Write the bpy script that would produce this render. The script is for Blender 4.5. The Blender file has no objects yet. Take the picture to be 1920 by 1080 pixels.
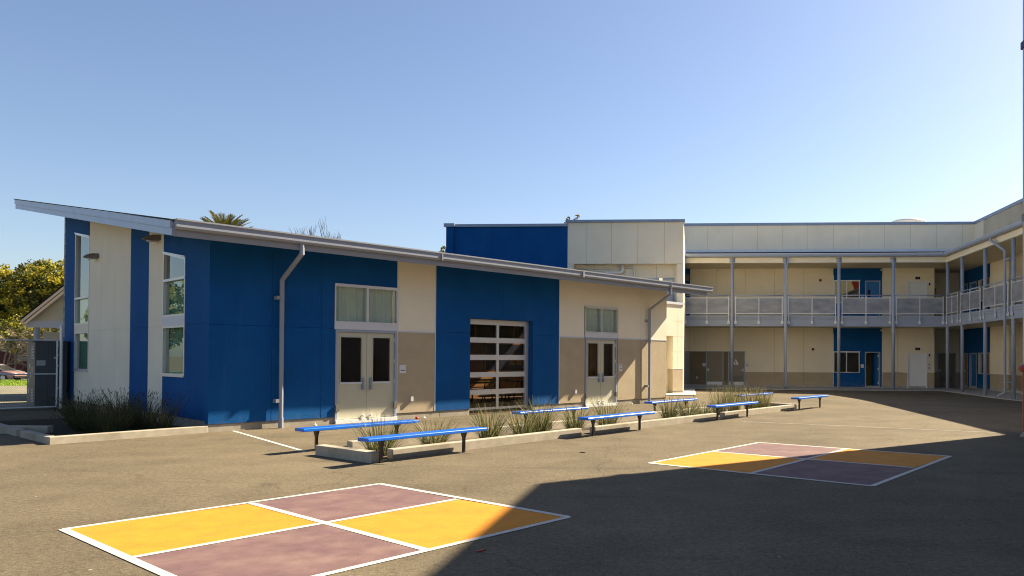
import bpy, bmesh, math, random
from mathutils import Vector, Matrix
random.seed(7)
R = math.radians
scene = bpy.context.scene
COL = scene.collection

# ------------------------------------------------------------------ materials
def mat(name):
    m = bpy.data.materials.new(name); m.use_nodes = True
    nt = m.node_tree; nt.nodes.clear()
    return m, nt.nodes, nt.links

def pbsdf(name, col, rough=0.7, spec=0.3, metal=0.0, vary=0.08, nscale=3.0, bump=0.0, bscale=120.0, detail=6.0, coat=0.0, col2=None, c2scale=0.6, c2lo=.45, c2hi=.7, streak=False, dirt=None, worn=None):
    """plain painted surface: base colour with weathering noise, optional second tone and bump"""
    m, N, L = mat(name)
    out = N.new('ShaderNodeOutputMaterial'); b = N.new('ShaderNodeBsdfPrincipled')
    L.new(b.outputs[0], out.inputs[0])
    b.inputs['Roughness'].default_value = rough
    b.inputs['Specular IOR Level'].default_value = spec
    b.inputs['Metallic'].default_value = metal
    b.inputs['Coat Weight'].default_value = coat
    tc = N.new('ShaderNodeTexCoord')
    n1 = N.new('ShaderNodeTexNoise'); n1.inputs['Scale'].default_value = nscale; n1.inputs['Detail'].default_value = detail
    src = tc.outputs['Object']
    if streak:
        mp = N.new('ShaderNodeMapping'); mp.inputs['Scale'].default_value = (1.0, 1.0, 0.18); L.new(src, mp.inputs[0]); src2 = mp.outputs[0]
    else: src2 = src
    L.new(src2, n1.inputs['Vector'])
    r = N.new('ShaderNodeMapRange'); r.inputs[1].default_value = .25; r.inputs[2].default_value = .75
    r.inputs[3].default_value = 1 - vary; r.inputs[4].default_value = 1 + vary
    L.new(n1.outputs[0], r.inputs[0])
    mul = N.new('ShaderNodeMix'); mul.data_type = 'RGBA'; mul.blend_type = 'MULTIPLY'; mul.inputs[0].default_value = 1
    mul.inputs[6].default_value = (*col, 1)
    if col2 is not None:
        n3 = N.new('ShaderNodeTexNoise'); n3.inputs['Scale'].default_value = c2scale; n3.inputs['Detail'].default_value = 8
        L.new(src, n3.inputs['Vector'])
        rr = N.new('ShaderNodeMapRange'); rr.inputs[1].default_value = c2lo; rr.inputs[2].default_value = c2hi
        L.new(n3.outputs[0], rr.inputs[0])
        mx = N.new('ShaderNodeMix'); mx.data_type = 'RGBA'
        mx.inputs[6].default_value = (*col, 1); mx.inputs[7].default_value = (*col2, 1)
        L.new(rr.outputs[0], mx.inputs[0]); L.new(mx.outputs[2], mul.inputs[6])
    L.new(r.outputs[0], mul.inputs[7])
    last = mul.outputs[2]
    def nz(scale, det, vec=None, rgh=.6):
        n = N.new('ShaderNodeTexNoise'); n.inputs['Scale'].default_value = scale; n.inputs['Detail'].default_value = det; n.inputs['Roughness'].default_value = rgh
        L.new(vec if vec is not None else src, n.inputs['Vector']); return n.outputs[0]
    def mr(x, a, bb, c, d):
        q = N.new('ShaderNodeMapRange'); q.inputs[1].default_value = a; q.inputs[2].default_value = bb; q.inputs[3].default_value = c; q.inputs[4].default_value = d; L.new(x, q.inputs[0]); return q.outputs[0]
    def mixc(f, a, colr):
        q = N.new('ShaderNodeMix'); q.data_type = 'RGBA'; L.new(f, q.inputs[0]); L.new(a, q.inputs[6]); q.inputs[7].default_value = (*colr, 1); return q.outputs[2]
    if dirt is not None:
        # rain streaks, scuffs and a splashed, dusty foot of the wall (top = height where it ends)
        dc, top, amt = dirt
        mp2 = N.new('ShaderNodeMapping'); mp2.inputs['Scale'].default_value = (3.2, 3.2, .16); L.new(src, mp2.inputs[0])
        last = mixc(mr(nz(1.6, 6, mp2.outputs[0]), .56, .78, 0, .16 * amt), last, dc)
        mp3 = N.new('ShaderNodeMapping'); mp3.inputs['Scale'].default_value = (1.0, 1.0, 2.6); mp3.inputs['Rotation'].default_value = (.3, .5, 0); L.new(src, mp3.inputs[0])
        last = mixc(mr(nz(5.5, 9, mp3.outputs[0], .75), .66, .74, 0, .30 * amt), last, dc)
        sx = N.new('ShaderNodeSeparateXYZ'); L.new(src, sx.inputs[0])
        h = N.new('ShaderNodeMath'); h.operation = 'MULTIPLY_ADD'; L.new(nz(4.0, 7), h.inputs[0]); h.inputs[1].default_value = .9; L.new(sx.outputs[2], h.inputs[2])
        last = mixc(mr(h.outputs[0], .45, top + .35, .55 * amt, 0), last, dc)
    if worn is not None:
        wc, lo, hi = worn
        f1 = mr(nz(42, 5, None, .7), lo, hi, 0, 1); f2 = mr(nz(1.7, 5), .35, .68, .25, 1)
        ml = N.new('ShaderNodeMath'); ml.operation = 'MULTIPLY'; L.new(f1, ml.inputs[0]); L.new(f2, ml.inputs[1])
        last = mixc(ml.outputs[0], last, wc)
    L.new(last, b.inputs['Base Color'])
    if bump > 0:
        n2 = N.new('ShaderNodeTexNoise'); n2.inputs['Scale'].default_value = bscale; n2.inputs['Detail'].default_value = 3
        L.new(src, n2.inputs['Vector'])
        bp = N.new('ShaderNodeBump'); bp.inputs['Strength'].default_value = bump; bp.inputs['Distance'].default_value = .01
        L.new(n2.outputs[0], bp.inputs['Height']); L.new(bp.outputs[0], b.inputs['Normal'])
    return m

def glass(name, tint, ior=1.9, rough=0.0):
    m, N, L = mat(name)
    out = N.new('ShaderNodeOutputMaterial'); t = N.new('ShaderNodeBsdfTransparent'); g = N.new('ShaderNodeBsdfGlossy')
    t.inputs[0].default_value = (*tint, 1); g.inputs['Roughness'].default_value = rough
    g.inputs[0].default_value = (.92, .96, .95, 1)
    f = N.new('ShaderNodeFresnel'); f.inputs[0].default_value = ior
    tc = N.new('ShaderNodeTexCoord'); n = N.new('ShaderNodeTexNoise'); n.inputs['Scale'].default_value = 1.1; n.inputs['Detail'].default_value = 1
    L.new(tc.outputs['Object'], n.inputs['Vector'])
    bp = N.new('ShaderNodeBump'); bp.inputs['Strength'].default_value = .06; bp.inputs['Distance'].default_value = .02
    L.new(n.outputs[0], bp.inputs['Height']); L.new(bp.outputs[0], g.inputs['Normal'])
    ge = N.new('ShaderNodeNewGeometry'); iv = N.new('ShaderNodeMath'); iv.operation = 'SUBTRACT'; iv.inputs[0].default_value = 1; L.new(ge.outputs['Backfacing'], iv.inputs[1])
    fm = N.new('ShaderNodeMath'); fm.operation = 'MULTIPLY'; L.new(f.outputs[0], fm.inputs[0]); L.new(iv.outputs[0], fm.inputs[1])   # one reflection per pane
    mx = N.new('ShaderNodeMixShader'); L.new(fm.outputs[0], mx.inputs[0]); L.new(t.outputs[0], mx.inputs[1]); L.new(g.outputs[0], mx.inputs[2])
    L.new(mx.outputs[0], out.inputs[0])
    return m

def leafmat(name, c1, c2, scale=1.5, trans=0.25):
    m, N, L = mat(name)
    out = N.new('ShaderNodeOutputMaterial'); d = N.new('ShaderNodeBsdfPrincipled'); t = N.new('ShaderNodeBsdfTranslucent'); mx = N.new('ShaderNodeMixShader')
    d.inputs['Roughness'].default_value = .6; d.inputs['Specular IOR Level'].default_value = .25
    tc = N.new('ShaderNodeTexCoord'); n = N.new('ShaderNodeTexNoise'); n.inputs['Scale'].default_value = scale; n.inputs['Detail'].default_value = 4
    L.new(tc.outputs['Object'], n.inputs['Vector'])
    rp = N.new('ShaderNodeMapRange'); rp.inputs[1].default_value = .35; rp.inputs[2].default_value = .65; L.new(n.outputs[0], rp.inputs[0])
    mc = N.new('ShaderNodeMix'); mc.data_type = 'RGBA'; mc.inputs[6].default_value = (*c1, 1); mc.inputs[7].default_value = (*c2, 1)
    L.new(rp.outputs[0], mc.inputs[0]); L.new(mc.outputs[2], d.inputs['Base Color']); L.new(mc.outputs[2], t.inputs[0])
    mx.inputs[0].default_value = trans; L.new(d.outputs[0], mx.inputs[1]); L.new(t.outputs[0], mx.inputs[2]); L.new(mx.outputs[0], out.inputs[0])
    return m

def asphalt_mat():
    m, N, L = mat('asphalt')
    out = N.new('ShaderNodeOutputMaterial'); b = N.new('ShaderNodeBsdfPrincipled'); L.new(b.outputs[0], out.inputs[0])
    b.inputs['Specular IOR Level'].default_value = .10
    tc = N.new('ShaderNodeTexCoord'); o = tc.outputs['Object']
    def noise(scale, detail, rough=.55):
        n = N.new('ShaderNodeTexNoise'); n.inputs['Scale'].default_value = scale; n.inputs['Detail'].default_value = detail; n.inputs['Roughness'].default_value = rough
        L.new(o, n.inputs['Vector']); return n.outputs[0]
    def rng(x, a, bb, c, d):
        r = N.new('ShaderNodeMapRange'); r.inputs[1].default_value = a; r.inputs[2].default_value = bb; r.inputs[3].default_value = c; r.inputs[4].default_value = d
        L.new(x, r.inputs[0]); return r.outputs[0]
    def mul(a, bb):
        n = N.new('ShaderNodeMath'); n.operation = 'MULTIPLY'; L.new(a, n.inputs[0]); L.new(bb, n.inputs[1]); return n.outputs[0]
    big = rng(noise(.22, 4), .3, .7, .84, 1.16)
    mid = rng(noise(1.3, 6, .65), .3, .7, .86, 1.14)
    fine = rng(noise(85, 3, .7), .25, .75, .5, 1.5)
    grain = mul(rng(noise(17, 5, .8), .34, .66, .72, 1.28), rng(noise(38, 3, .8), .32, .68, .78, 1.22))
    tot = mul(mul(mul(big, mid), fine), grain)
    wv = N.new('ShaderNodeTexVoronoi'); wv.feature = 'DISTANCE_TO_EDGE'; wv.inputs['Scale'].default_value = .16
    wn = N.new('ShaderNodeTexNoise'); wn.inputs['Scale'].default_value = 1.2; wn.inputs['Detail'].default_value = 5; L.new(o, wn.inputs['Vector'])
    wa = N.new('ShaderNodeVectorMath'); wa.operation = 'SCALE'; wa.inputs['Scale'].default_value = .9; L.new(wn.outputs['Color'], wa.inputs[0])
    wb = N.new('ShaderNodeVectorMath'); wb.operation = 'ADD'; L.new(o, wb.inputs[0]); L.new(wa.outputs[0], wb.inputs[1]); L.new(wb.outputs[0], wv.inputs['Vector'])
    tot = mul(tot, rng(wv.outputs['Distance'], .0, .0035, .72, 1.0))
    v = N.new('ShaderNodeTexVoronoi'); v.inputs['Scale'].default_value = 34; L.new(o, v.inputs['Vector'])
    chips = rng(v.outputs['Distance'], .0, .16, 1.7, 1.0)
    tot = mul(tot, chips)
    col = N.new('ShaderNodeMix'); col.data_type = 'RGBA'; col.blend_type = 'MULTIPLY'; col.inputs[0].default_value = 1
    c = N.new('ShaderNodeMix'); c.data_type = 'RGBA'; c.inputs[6].default_value = (.116, .096, .064, 1); c.inputs[7].default_value = (.138, .112, .074, 1)
    L.new(rng(noise(.5, 5), .35, .65, 0, 1), c.inputs[0])
    L.new(c.outputs[2], col.inputs[6]); L.new(tot, col.inputs[7])
    # scattered dark stains
    st = rng(noise(.9, 3, .5), .66, .74, 1.0, .8)
    col2 = N.new('ShaderNodeMix'); col2.data_type = 'RGBA'; col2.blend_type = 'MULTIPLY'; col2.inputs[0].default_value = 1
    L.new(col.outputs[2], col2.inputs[6]); L.new(st, col2.inputs[7])
    def cells(scale, rad, thr, val):
        v2 = N.new('ShaderNodeTexVoronoi'); v2.inputs['Scale'].default_value = scale; L.new(o, v2.inputs['Vector'])
        sp = N.new('ShaderNodeSeparateColor'); L.new(v2.outputs['Color'], sp.inputs[0])
        g_ = N.new('ShaderNodeMath'); g_.operation = 'GREATER_THAN'; g_.inputs[1].default_value = thr; L.new(sp.outputs[0], g_.inputs[0])
        d_ = rng(v2.outputs['Distance'], rad * .4, rad, 1, 0)
        return mul(mul(g_.outputs[0], d_), rng(noise(3, 2), 0, 1, val, val))
    def over(prev, f, c_):
        q = N.new('ShaderNodeMix'); q.data_type = 'RGBA'; L.new(f, q.inputs[0]); L.new(prev, q.inputs[6]); q.inputs[7].default_value = (*c_, 1); return q.outputs[2]
    last = col2.outputs[2]
    last = over(last, cells(.75, .16, .80, .38), (.030, .027, .024))      # oil and gum spots
    last = over(last, cells(3.1, .085, .86, .55), (.035, .030, .026))
    last = over(last, cells(4.3, .075, .90, .8), (.42, .38, .31))         # pale grit
    sw = N.new('ShaderNodeMapping'); sw.inputs['Scale'].default_value = (.16, 1.0, 1); sw.inputs['Rotation'].default_value = (0, 0, .55); L.new(o, sw.inputs[0])
    sn = N.new('ShaderNodeTexNoise'); sn.inputs['Scale'].default_value = 2.1; sn.inputs['Detail'].default_value = 7; sn.inputs['Roughness'].default_value = .62; L.new(sw.outputs[0], sn.inputs['Vector'])
    last = over(last, rng(sn.outputs[0], .57, .70, 0, .30), (.050, .043, .034))   # scuffs and tyre drags
    last = over(last, rng(noise(.33, 7, .6), .56, .66, 0, .30), (.155, .130, .090))  # dusty patches
    L.new(last, b.inputs['Base Color'])
    L.new(rng(noise(40, 2), .3, .7, .78, .95), b.inputs['Roughness'])
    bp = N.new('ShaderNodeBump'); bp.inputs['Strength'].default_value = .5; bp.inputs['Distance'].default_value = .006
    L.new(noise(130, 2), bp.inputs['Height']); L.new(bp.outputs[0], b.inputs['Normal'])
    return m

M = {}
M['asphalt'] = asphalt_mat()
M['blue'] = pbsdf('blue_stucco', (.0025, .074, .245), .8, .15, vary=.10, nscale=1.2, bump=.6, bscale=45, col2=(.006, .088, .275), c2scale=.8, dirt=((.10, .17, .28), .35, .55))
M['cream'] = pbsdf('cream_stucco', (.82, .745, .58), .85, .2, vary=.05, nscale=1.0, bump=.5, bscale=45, col2=(.80, .725, .56), c2scale=.7, dirt=((.55, .49, .37), .3, .5))
M['taupe'] = pbsdf('taupe_stucco', (.44, .36, .245), .85, .2, vary=.09, nscale=2.0, bump=.5, bscale=45, dirt=((.50, .43, .32), .4, .6))
M['cream_joint'] = pbsdf('cream_joint_sealant', (.40, .35, .26), .9, .1)
M['taupe_joint'] = pbsdf('taupe_joint_sealant', (.20, .165, .11), .9, .1)
M['steel'] = pbsdf('grey_painted_steel', (.31, .355, .44), .45, .4, vary=.05, nscale=2)
M['steel_lt'] = pbsdf('light_grey_trim', (.60, .61, .64), .5, .4, vary=.04)
M['fascia'] = pbsdf('fascia_metal', (.34, .42, .54), .42, .5, vary=.06, nscale=2.5, metal=.25)
M['gutter'] = pbsdf('gutter_metal', (.265, .285, .33), .4, .5, vary=.05, nscale=2)
M['eaves'] = pbsdf('eaves_board_paint', (.27, .27, .28), .55, .3, vary=.05, nscale=2)
M['coping'] = pbsdf('coping_metal', (.24, .30, .40), .45, .5, vary=.06, metal=.2)
M['alu'] = pbsdf('aluminium', (.64, .64, .64), .38, .5, metal=.55, vary=.04)
M['white'] = pbsdf('white_paint', (.78, .77, .74), .5, .4, vary=.03)
M['galv'] = pbsdf('galvanised_steel', (.68, .70, .72), .4, .5, metal=.3, vary=.18, nscale=25)
M['wire'] = pbsdf('dull_chain_link_wire', (.20, .21, .22), .5, .4, metal=.3)
M['black'] = pbsdf('black_membrane', (.012, .012, .013), .7, .3)
M['rubber'] = pbsdf('black_rubber', (.02, .02, .02), .8, .2)
M['concrete'] = pbsdf('concrete', (.37, .33, .26), .9, .2, vary=.12, nscale=7, bump=.25, bscale=50, col2=(.30, .26, .195), c2scale=1.6)
M['walk'] = pbsdf('concrete_walk', (.42, .41, .39), .9, .2, vary=.1, nscale=4, bump=.2, bscale=50, col2=(.35, .34, .32), c2scale=1.5)
M['door'] = pbsdf('beige_door_paint', (.51, .485, .37), .5, .35, vary=.03)
M['doortaupe'] = pbsdf('taupe_door_paint', (.27, .235, .17), .55, .3, vary=.04)
M['doorblue'] = pbsdf('blue_door_paint', (.02, .15, .40), .45, .4, vary=.04)
M['doorwhite'] = pbsdf('white_door_paint', (.78, .80, .80), .5, .4, vary=.02)
M['glass_dark'] = glass('tinted_door_glass', (.80, .74, .68), 1.5)
M['glass_green'] = glass('green_window_glass', (.88, .92, .88), 2.0)
M['glass_b'] = glass('reflective_window_glass', (.66, .78, .72), 2.3)
M['glass_c'] = glass('classroom_glass', (.55, .58, .50), 1.9)
M['inner'] = pbsdf('brown_interior_wall', (.34, .20, .095), .8, .2, vary=.06)
M['inner_tan'] = pbsdf('tan_interior_wall', (.55, .42, .22), .8, .2, vary=.06)
M['carpet'] = pbsdf('brown_floor', (.12, .075, .045), .6, .3, vary=.2)
M['wood'] = pbsdf('wood_trim', (.36, .17, .05), .6, .3, vary=.2, nscale=8)
M['navy'] = pbsdf('navy_board', (.008, .012, .045), .8, .2)
M['paper'] = pbsdf('kraft_paper', (.55, .32, .12), .9, .1, vary=.1)
M['blind'] = pbsdf('window_blind', (.66, .67, .62), .9, .1, vary=.06)
M['blind_g'] = pbsdf('grey_green_blind', (.62, .72, .66), .9, .1, vary=.06)
M['flash'] = pbsdf('pale_flashing', (.66, .69, .72), .5, .4, vary=.05)
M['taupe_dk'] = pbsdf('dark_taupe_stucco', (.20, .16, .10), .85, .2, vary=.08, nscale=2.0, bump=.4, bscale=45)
M['bench'] = pbsdf('blue_vinyl_coating', (.004, .125, .60), .30, .5, vary=.10, nscale=14, coat=.3)
M['post'] = pbsdf('dark_bronze_post', (.022, .017, .014), .4, .5, vary=.1)
M['yellow'] = pbsdf('yellow_court_paint', (.56, .215, .016), .8, .25, vary=.10, nscale=5, bump=.3, bscale=130, col2=(.48, .185, .017), c2scale=2.2, c2lo=.5, c2hi=.8, worn=((.085, .072, .052), .57, .70))
M['purple'] = pbsdf('purple_court_paint', (.138, .079, .080), .8, .25, vary=.16, nscale=7, bump=.3, bscale=130, col2=(.190, .122, .105), c2scale=2.4, c2lo=.42, c2hi=.72, worn=((.085, .072, .052), .57, .70))
M['line'] = pbsdf('white_line_paint', (.50, .48, .43), .8, .25, vary=.10, nscale=12, bump=.3, bscale=130, worn=((.12, .10, .075), .56, .68))
M['line_worn'] = pbsdf('worn_white_line_paint', (.36, .33, .27), .85, .2, vary=.25, nscale=9, worn=((.11, .09, .065), .48, .60))
M['soil'] = pbsdf('gravel_soil', (.14, .115, .08), .95, .1, vary=.3, nscale=30, bump=.8, bscale=60)
M['mulch'] = pbsdf('dark_mulch', (.045, .034, .022), .95, .1, vary=.35, nscale=25, bump=.9, bscale=50)
M['red'] = pbsdf('red_painted_metal', (.34, .045, .035), .45, .4, vary=.12, nscale=9)
M['alarm'] = pbsdf('dark_red_plastic', (.10, .008, .006), .4, .4)
M['stone'] = pbsdf('pale_stucco', (.50, .47, .43), .9, .2, vary=.1, nscale=2, bump=.4, bscale=40)
M['plum'] = pbsdf('plum_paint', (.07, .03, .06), .5, .3)
M['mural_red'] = pbsdf('mural_red', (.22, .012, .012), .8, .2, vary=.1)
M['mural_cream'] = pbsdf('mural_cream', (.45, .40, .25), .8, .2, vary=.05)
M['sign'] = pbsdf('sign_plate', (.62, .63, .64), .5, .3)
M['signdark'] = pbsdf('sign_lettering', (.05, .055, .08), .5, .3)
M['sign_blue'] = pbsdf('sign_blue', (.03, .04, .15), .4, .4)
M['lamp'] = pbsdf('bronze_lamp_housing', (.15, .14, .125), .45, .4)
M['cab'] = pbsdf('cabinet_green_grey', (.07, .082, .088), .45, .4, vary=.08)
M['cab_lt'] = pbsdf('cabinet_label', (.55, .56, .58), .5, .3)
M['canopy'] = pbsdf('tan_gable_soffit', (.66, .59, .42), .85, .2, vary=.04)
M['gablefascia'] = pbsdf('tan_fascia', (.55, .46, .37), .6, .3, vary=.04)
M['drywall'] = pbsdf('white_plaster', (.68, .67, .63), .9, .1)
M['brick'] = pbsdf('brick_red_wall', (.18, .035, .025), .9, .1, vary=.15, nscale=3)
M['grassv'] = leafmat('verge_grass', (.16, .26, .015), (.26, .34, .02), 1.2, .1)
M['paving'] = pbsdf('pale_paving', (.24, .22, .16), .9, .1, vary=.12, nscale=1.2, col2=(.19, .175, .125), c2scale=.5)
M['road'] = pbsdf('road_asphalt', (.12, .11, .10), .9, .2, vary=.1)
M['reed1'] = leafmat('reed_green', (.050, .075, .018), (.105, .125, .036), 6)
M['reed2'] = leafmat('reed_straw', (.34, .285, .13), (.45, .36, .18), 6)
M['reed3'] = leafmat('reed_dark', (.034, .040, .014), (.060, .062, .022), 4, .1)
M['seed'] = pbsdf('seed_head', (.05, .028, .017), .9, .1, vary=.3)
M['leaf_gold'] = leafmat('golden_foliage', (.46, .37, .030), (.27, .26, .028), .7, .4)
M['leaf_dark'] = leafmat('dark_foliage', (.060, .070, .014), (.11, .11, .018), .6)
M['leaf_mid'] = leafmat('mid_foliage', (.055, .075, .014), (.12, .13, .02), .6)
M['leaf_rust'] = leafmat('rusty_foliage', (.24, .12, .04), (.14, .09, .03), .8)
M['bark'] = pbsdf('bark', (.13, .10, .075), .95, .1, vary=.25, nscale=6)
M['twig'] = pbsdf('grey_twig', (.34, .28, .17), .95, .1, vary=.25, nscale=6)
M['twig_red'] = pbsdf('reddish_twig', (.17, .115, .10), .95, .1, vary=.2)
M['palm'] = leafmat('palm_frond', (.085, .095, .018), (.20, .165, .03), 1.0, .3)
M['carpink'] = pbsdf('rose_silver_car_paint', (.42, .24, .20), .3, .5, metal=.3, coat=.6, vary=.02)
M['carblue'] = pbsdf('pale_blue_car_paint', (.45, .52, .60), .3, .5, metal=.3, coat=.6, vary=.02)
M['carglass'] = pbsdf('car_glass', (.02, .025, .03), .08, .6)
M['chrome'] = pbsdf('wheel_metal', (.5, .5, .5), .3, .5, metal=.8)
M['tail'] = pbsdf('tail_lamp', (.35, .02, .015), .3, .5)
M['cur_y'] = pbsdf('ochre_curtain', (.52, .36, .07), .9, .1)
M['cur_g'] = pbsdf('olive_curtain', (.22, .25, .07), .9, .1)
M['teal'] = pbsdf('teal_banner', (.015, .15, .10), .8, .2)
M['tealdk'] = pbsdf('dark_green_banner', (.008, .05, .03), .8, .2)
M['orange'] = pbsdf('orange_marks', (.6, .25, .03), .8, .2)
def perf_mat():
    m, N, L = mat('perforated_panel')
    out = N.new('ShaderNodeOutputMaterial'); b = N.new('ShaderNodeBsdfPrincipled'); t = N.new('ShaderNodeBsdfTransparent'); mx = N.new('ShaderNodeMixShader')
    tc = N.new('ShaderNodeTexCoord'); n = N.new('ShaderNodeTexNoise'); n.inputs['Scale'].default_value = 2.2; n.inputs['Detail'].default_value = 7
    mp = N.new('ShaderNodeMapping'); mp.inputs['Scale'].default_value = (.7, .7, 1.6); L.new(tc.outputs['Object'], mp.inputs[0]); L.new(mp.outputs[0], n.inputs['Vector'])
    c = N.new('ShaderNodeValToRGB'); c.color_ramp.elements[0].position = .3; c.color_ramp.elements[1].position = .7
    c.color_ramp.elements[0].color = (.24, .255, .28, 1); c.color_ramp.elements[1].color = (.40, .415, .44, 1)
    L.new(n.outputs[0], c.inputs[0]); L.new(c.outputs[0], b.inputs['Base Color'])
    b.inputs['Metallic'].default_value = .3; b.inputs['Roughness'].default_value = .5
    mx.inputs[0].default_value = .78; L.new(t.outputs[0], mx.inputs[1]); L.new(b.outputs[0], mx.inputs[2]); L.new(mx.outputs[0], out.inputs[0])
    return m
M['perf'] = perf_mat()

# ------------------------------------------------------------------ mesh helpers
class MB:
    """collects shapes in (u, d, z); mode F: u->x d->y, mode B: u->y d->x"""
    def __init__(s, mode='F', u0=0.0, d0=0.0): s.v = []; s.f = []; s.mi = []; s.mode = mode; s.u0 = u0; s.d0 = d0; s.g = []
    def P(s, p):
        u, d, z = p[0] + s.u0, p[1] + s.d0, p[2]
        return (u, d, z) if s.mode == 'F' else (d, u, z)
    def add(s, vs, fs, m=0):
        b = len(s.v); s.v += [s.P(p) for p in vs]; s.g.append((b, len(s.v), len(s.f), len(s.f) + len(fs)))
        for f in fs: s.f.append([b + i for i in f]); s.mi.append(m)
    def box(s, x0, x1, y0, y1, z0, z1, m=0):
        s.add([(x0, y0, z0), (x1, y0, z0), (x1, y1, z0), (x0, y1, z0), (x0, y0, z1), (x1, y0, z1), (x1, y1, z1), (x0, y1, z1)],
              [(0, 3, 2, 1), (4, 5, 6, 7), (0, 1, 5, 4), (1, 2, 6, 5), (2, 3, 7, 6), (3, 0, 4, 7)], m)
    def hexa(s, p, m=0):
        s.add(p, [(0, 3, 2, 1), (4, 5, 6, 7), (0, 1, 5, 4), (1, 2, 6, 5), (2, 3, 7, 6), (3, 0, 4, 7)], m)
    def prism(s, pts, d0, d1, m=0):       # polygon in (u, z), extruded along d
        n = len(pts)
        s.add([(u, d0, z) for u, z in pts] + [(u, d1, z) for u, z in pts],
              [tuple(range(n)), tuple(range(2 * n - 1, n - 1, -1))] + [(i, n + i, n + (i + 1) % n, (i + 1) % n) for i in range(n)], m)
    def flat(s, pts, z0, z1, m=0):        # polygon in (u, d), extruded up
        n = len(pts)
        s.add([(u, d, z0) for u, d in pts] + [(u, d, z1) for u, d in pts],
              [tuple(range(n - 1, -1, -1)), tuple(range(n, 2 * n))] + [(i, (i + 1) % n, n + (i + 1) % n, n + i) for i in range(n)], m)
    def along(s, prof, x0, x1, m=0):      # polygon in (d, z), extruded along u
        n = len(prof)
        s.add([(x0, d, z) for d, z in prof] + [(x1, d, z) for d, z in prof],
              [tuple(range(n)), tuple(range(2 * n - 1, n - 1, -1))] + [(i, n + i, n + (i + 1) % n, (i + 1) % n) for i in range(n)], m)
    def tube(s, path, r, n=10, m=0, cap=True):
        path = [Vector(p) for p in path]; rs = r if isinstance(r, (list, tuple)) else [r] * len(path)
        rings = []; prev = None
        for i, p in enumerate(path):
            if i == 0: t = path[1] - path[0]
            elif i == len(path) - 1: t = path[-1] - path[-2]
            else: t = (path[i + 1] - p).normalized() + (p - path[i - 1]).normalized()
            t.normalize()
            ref = prev if prev else (Vector((0, 0, 1)) if abs(t.z) < .9 else Vector((1, 0, 0)))
            a = ref - t * ref.dot(t); a.normalize(); prev = a; b = t.cross(a)
            k = 1.0
            if 0 < i < len(path) - 1:
                c = (path[i + 1] - p).normalized().dot(t); k = 1 / max(c, .6)
            rings.append([p + (a * math.cos(2 * math.pi * j / n) + b * math.sin(2 * math.pi * j / n)) * rs[i] * (k if 0 < i < len(path) - 1 else 1) for j in range(n)])
        vs = [q for rg in rings for q in rg]; fs = []
        for i in range(len(path) - 1):
            for j in range(n):
                fs.append((i * n + j, i * n + (j + 1) % n, (i + 1) * n + (j + 1) % n, (i + 1) * n + j))
        if cap: fs.append(tuple(range(n - 1, -1, -1))); fs.append(tuple(range(len(vs) - n, len(vs))))
        s.add([tuple(q) for q in vs], fs, m)
    def lathe(s, prof, c=(0, 0, 0), n=20, m=0):
        vs = []; fs = []
        for r, z in prof:
            for j in range(n):
                a = 2 * math.pi * j / n; vs.append((c[0] + r * math.cos(a), c[1] + r * math.sin(a), c[2] + z))
        for i in range(len(prof) - 1):
            for j in range(n):
                fs.append((i * n + j, i * n + (j + 1) % n, (i + 1) * n + (j + 1) % n, (i + 1) * n + j))
        fs.append(tuple(range(n - 1, -1, -1))); fs.append(tuple(range(len(vs) - n, len(vs))))
        s.add(vs, fs, m)
    def panel(s, x0, x1, z0, z1, m=0, jx=(), jz=(), th=.2, g=.007):
        """wall field: body plus face plates that leave open joints at jx / jz"""
        s.box(x0, x1, .012, th, z0, z1, m)
        for j in jx:
            if x0 + .02 < j < x1 - .02: s.box(j - g - .001, j + g + .001, .006, .013, z0 + .002, z1 - .002, m + 1)
        xs = [x0] + [j for j in jx if x0 + .02 < j < x1 - .02] + [x1]; zs = [z0] + [j for j in jz if z0 + .02 < j < z1 - .02] + [z1]
        for i in range(len(xs) - 1):
            for k in range(len(zs) - 1):
                s.box(xs[i] + (g if i else 0), xs[i + 1] - (g if i < len(xs) - 2 else 0), 0, .012,
                      zs[k] + (g if k else 0), zs[k + 1] - (g if k < len(zs) - 2 else 0), m)
    def pieces(s, tol=.012):
        n = len(s.g); bb = []
        for a, b, _, _ in s.g:
            q = s.v[a:b]; bb.append([(min(p[k] for p in q) - tol, max(p[k] for p in q) + tol) for k in range(3)])
        par = list(range(n))
        def find(i):
            while par[i] != i: i = par[i]
            return i
        for i in range(n):
            for j in range(i + 1, n):
                if all(bb[i][k][0] < bb[j][k][1] and bb[j][k][0] < bb[i][k][1] for k in range(3)):
                    a, b = find(i), find(j)
                    if a != b: par[b] = a
        out = {}
        for i in range(n): out.setdefault(find(i), []).append(i)
        res = []
        for grp in out.values():
            q = MB(); 
            for i in grp:
                a, b, c, d = s.g[i]; off = len(q.v) - a; q.v += s.v[a:b]; q.f += [[x + off for x in f] for f in s.f[c:d]]; q.mi += s.mi[c:d]
            res.append(q)
        return res
    def build_each(s, name, mats, parent=None, label=None, **k):
        """separate pieces become separate parts of the same kind"""
        for q in s.pieces():
            o = q.build(name, mats, parent, **k)
            if label: o['label'] = label
    def build(s, name, mats, parent=None, bevel=0, smooth=False, recalc=True):
        me = bpy.data.meshes.new(name); me.from_pydata(s.v, [], s.f)
        if not isinstance(mats, (list, tuple)): mats = [mats, mats + '_joint'] if mats + '_joint' in M else [mats]
        for k in mats: me.materials.append(M[k])
        for p, i in zip(me.polygons, s.mi): p.material_index = min(i, len(mats) - 1)
        if recalc:
            bm = bmesh.new(); bm.from_mesh(me); bmesh.ops.recalc_face_normals(bm, faces=bm.faces); bm.to_mesh(me); bm.free()
        if smooth:
            for p in me.polygons: p.use_smooth = True
        me.update()
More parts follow.
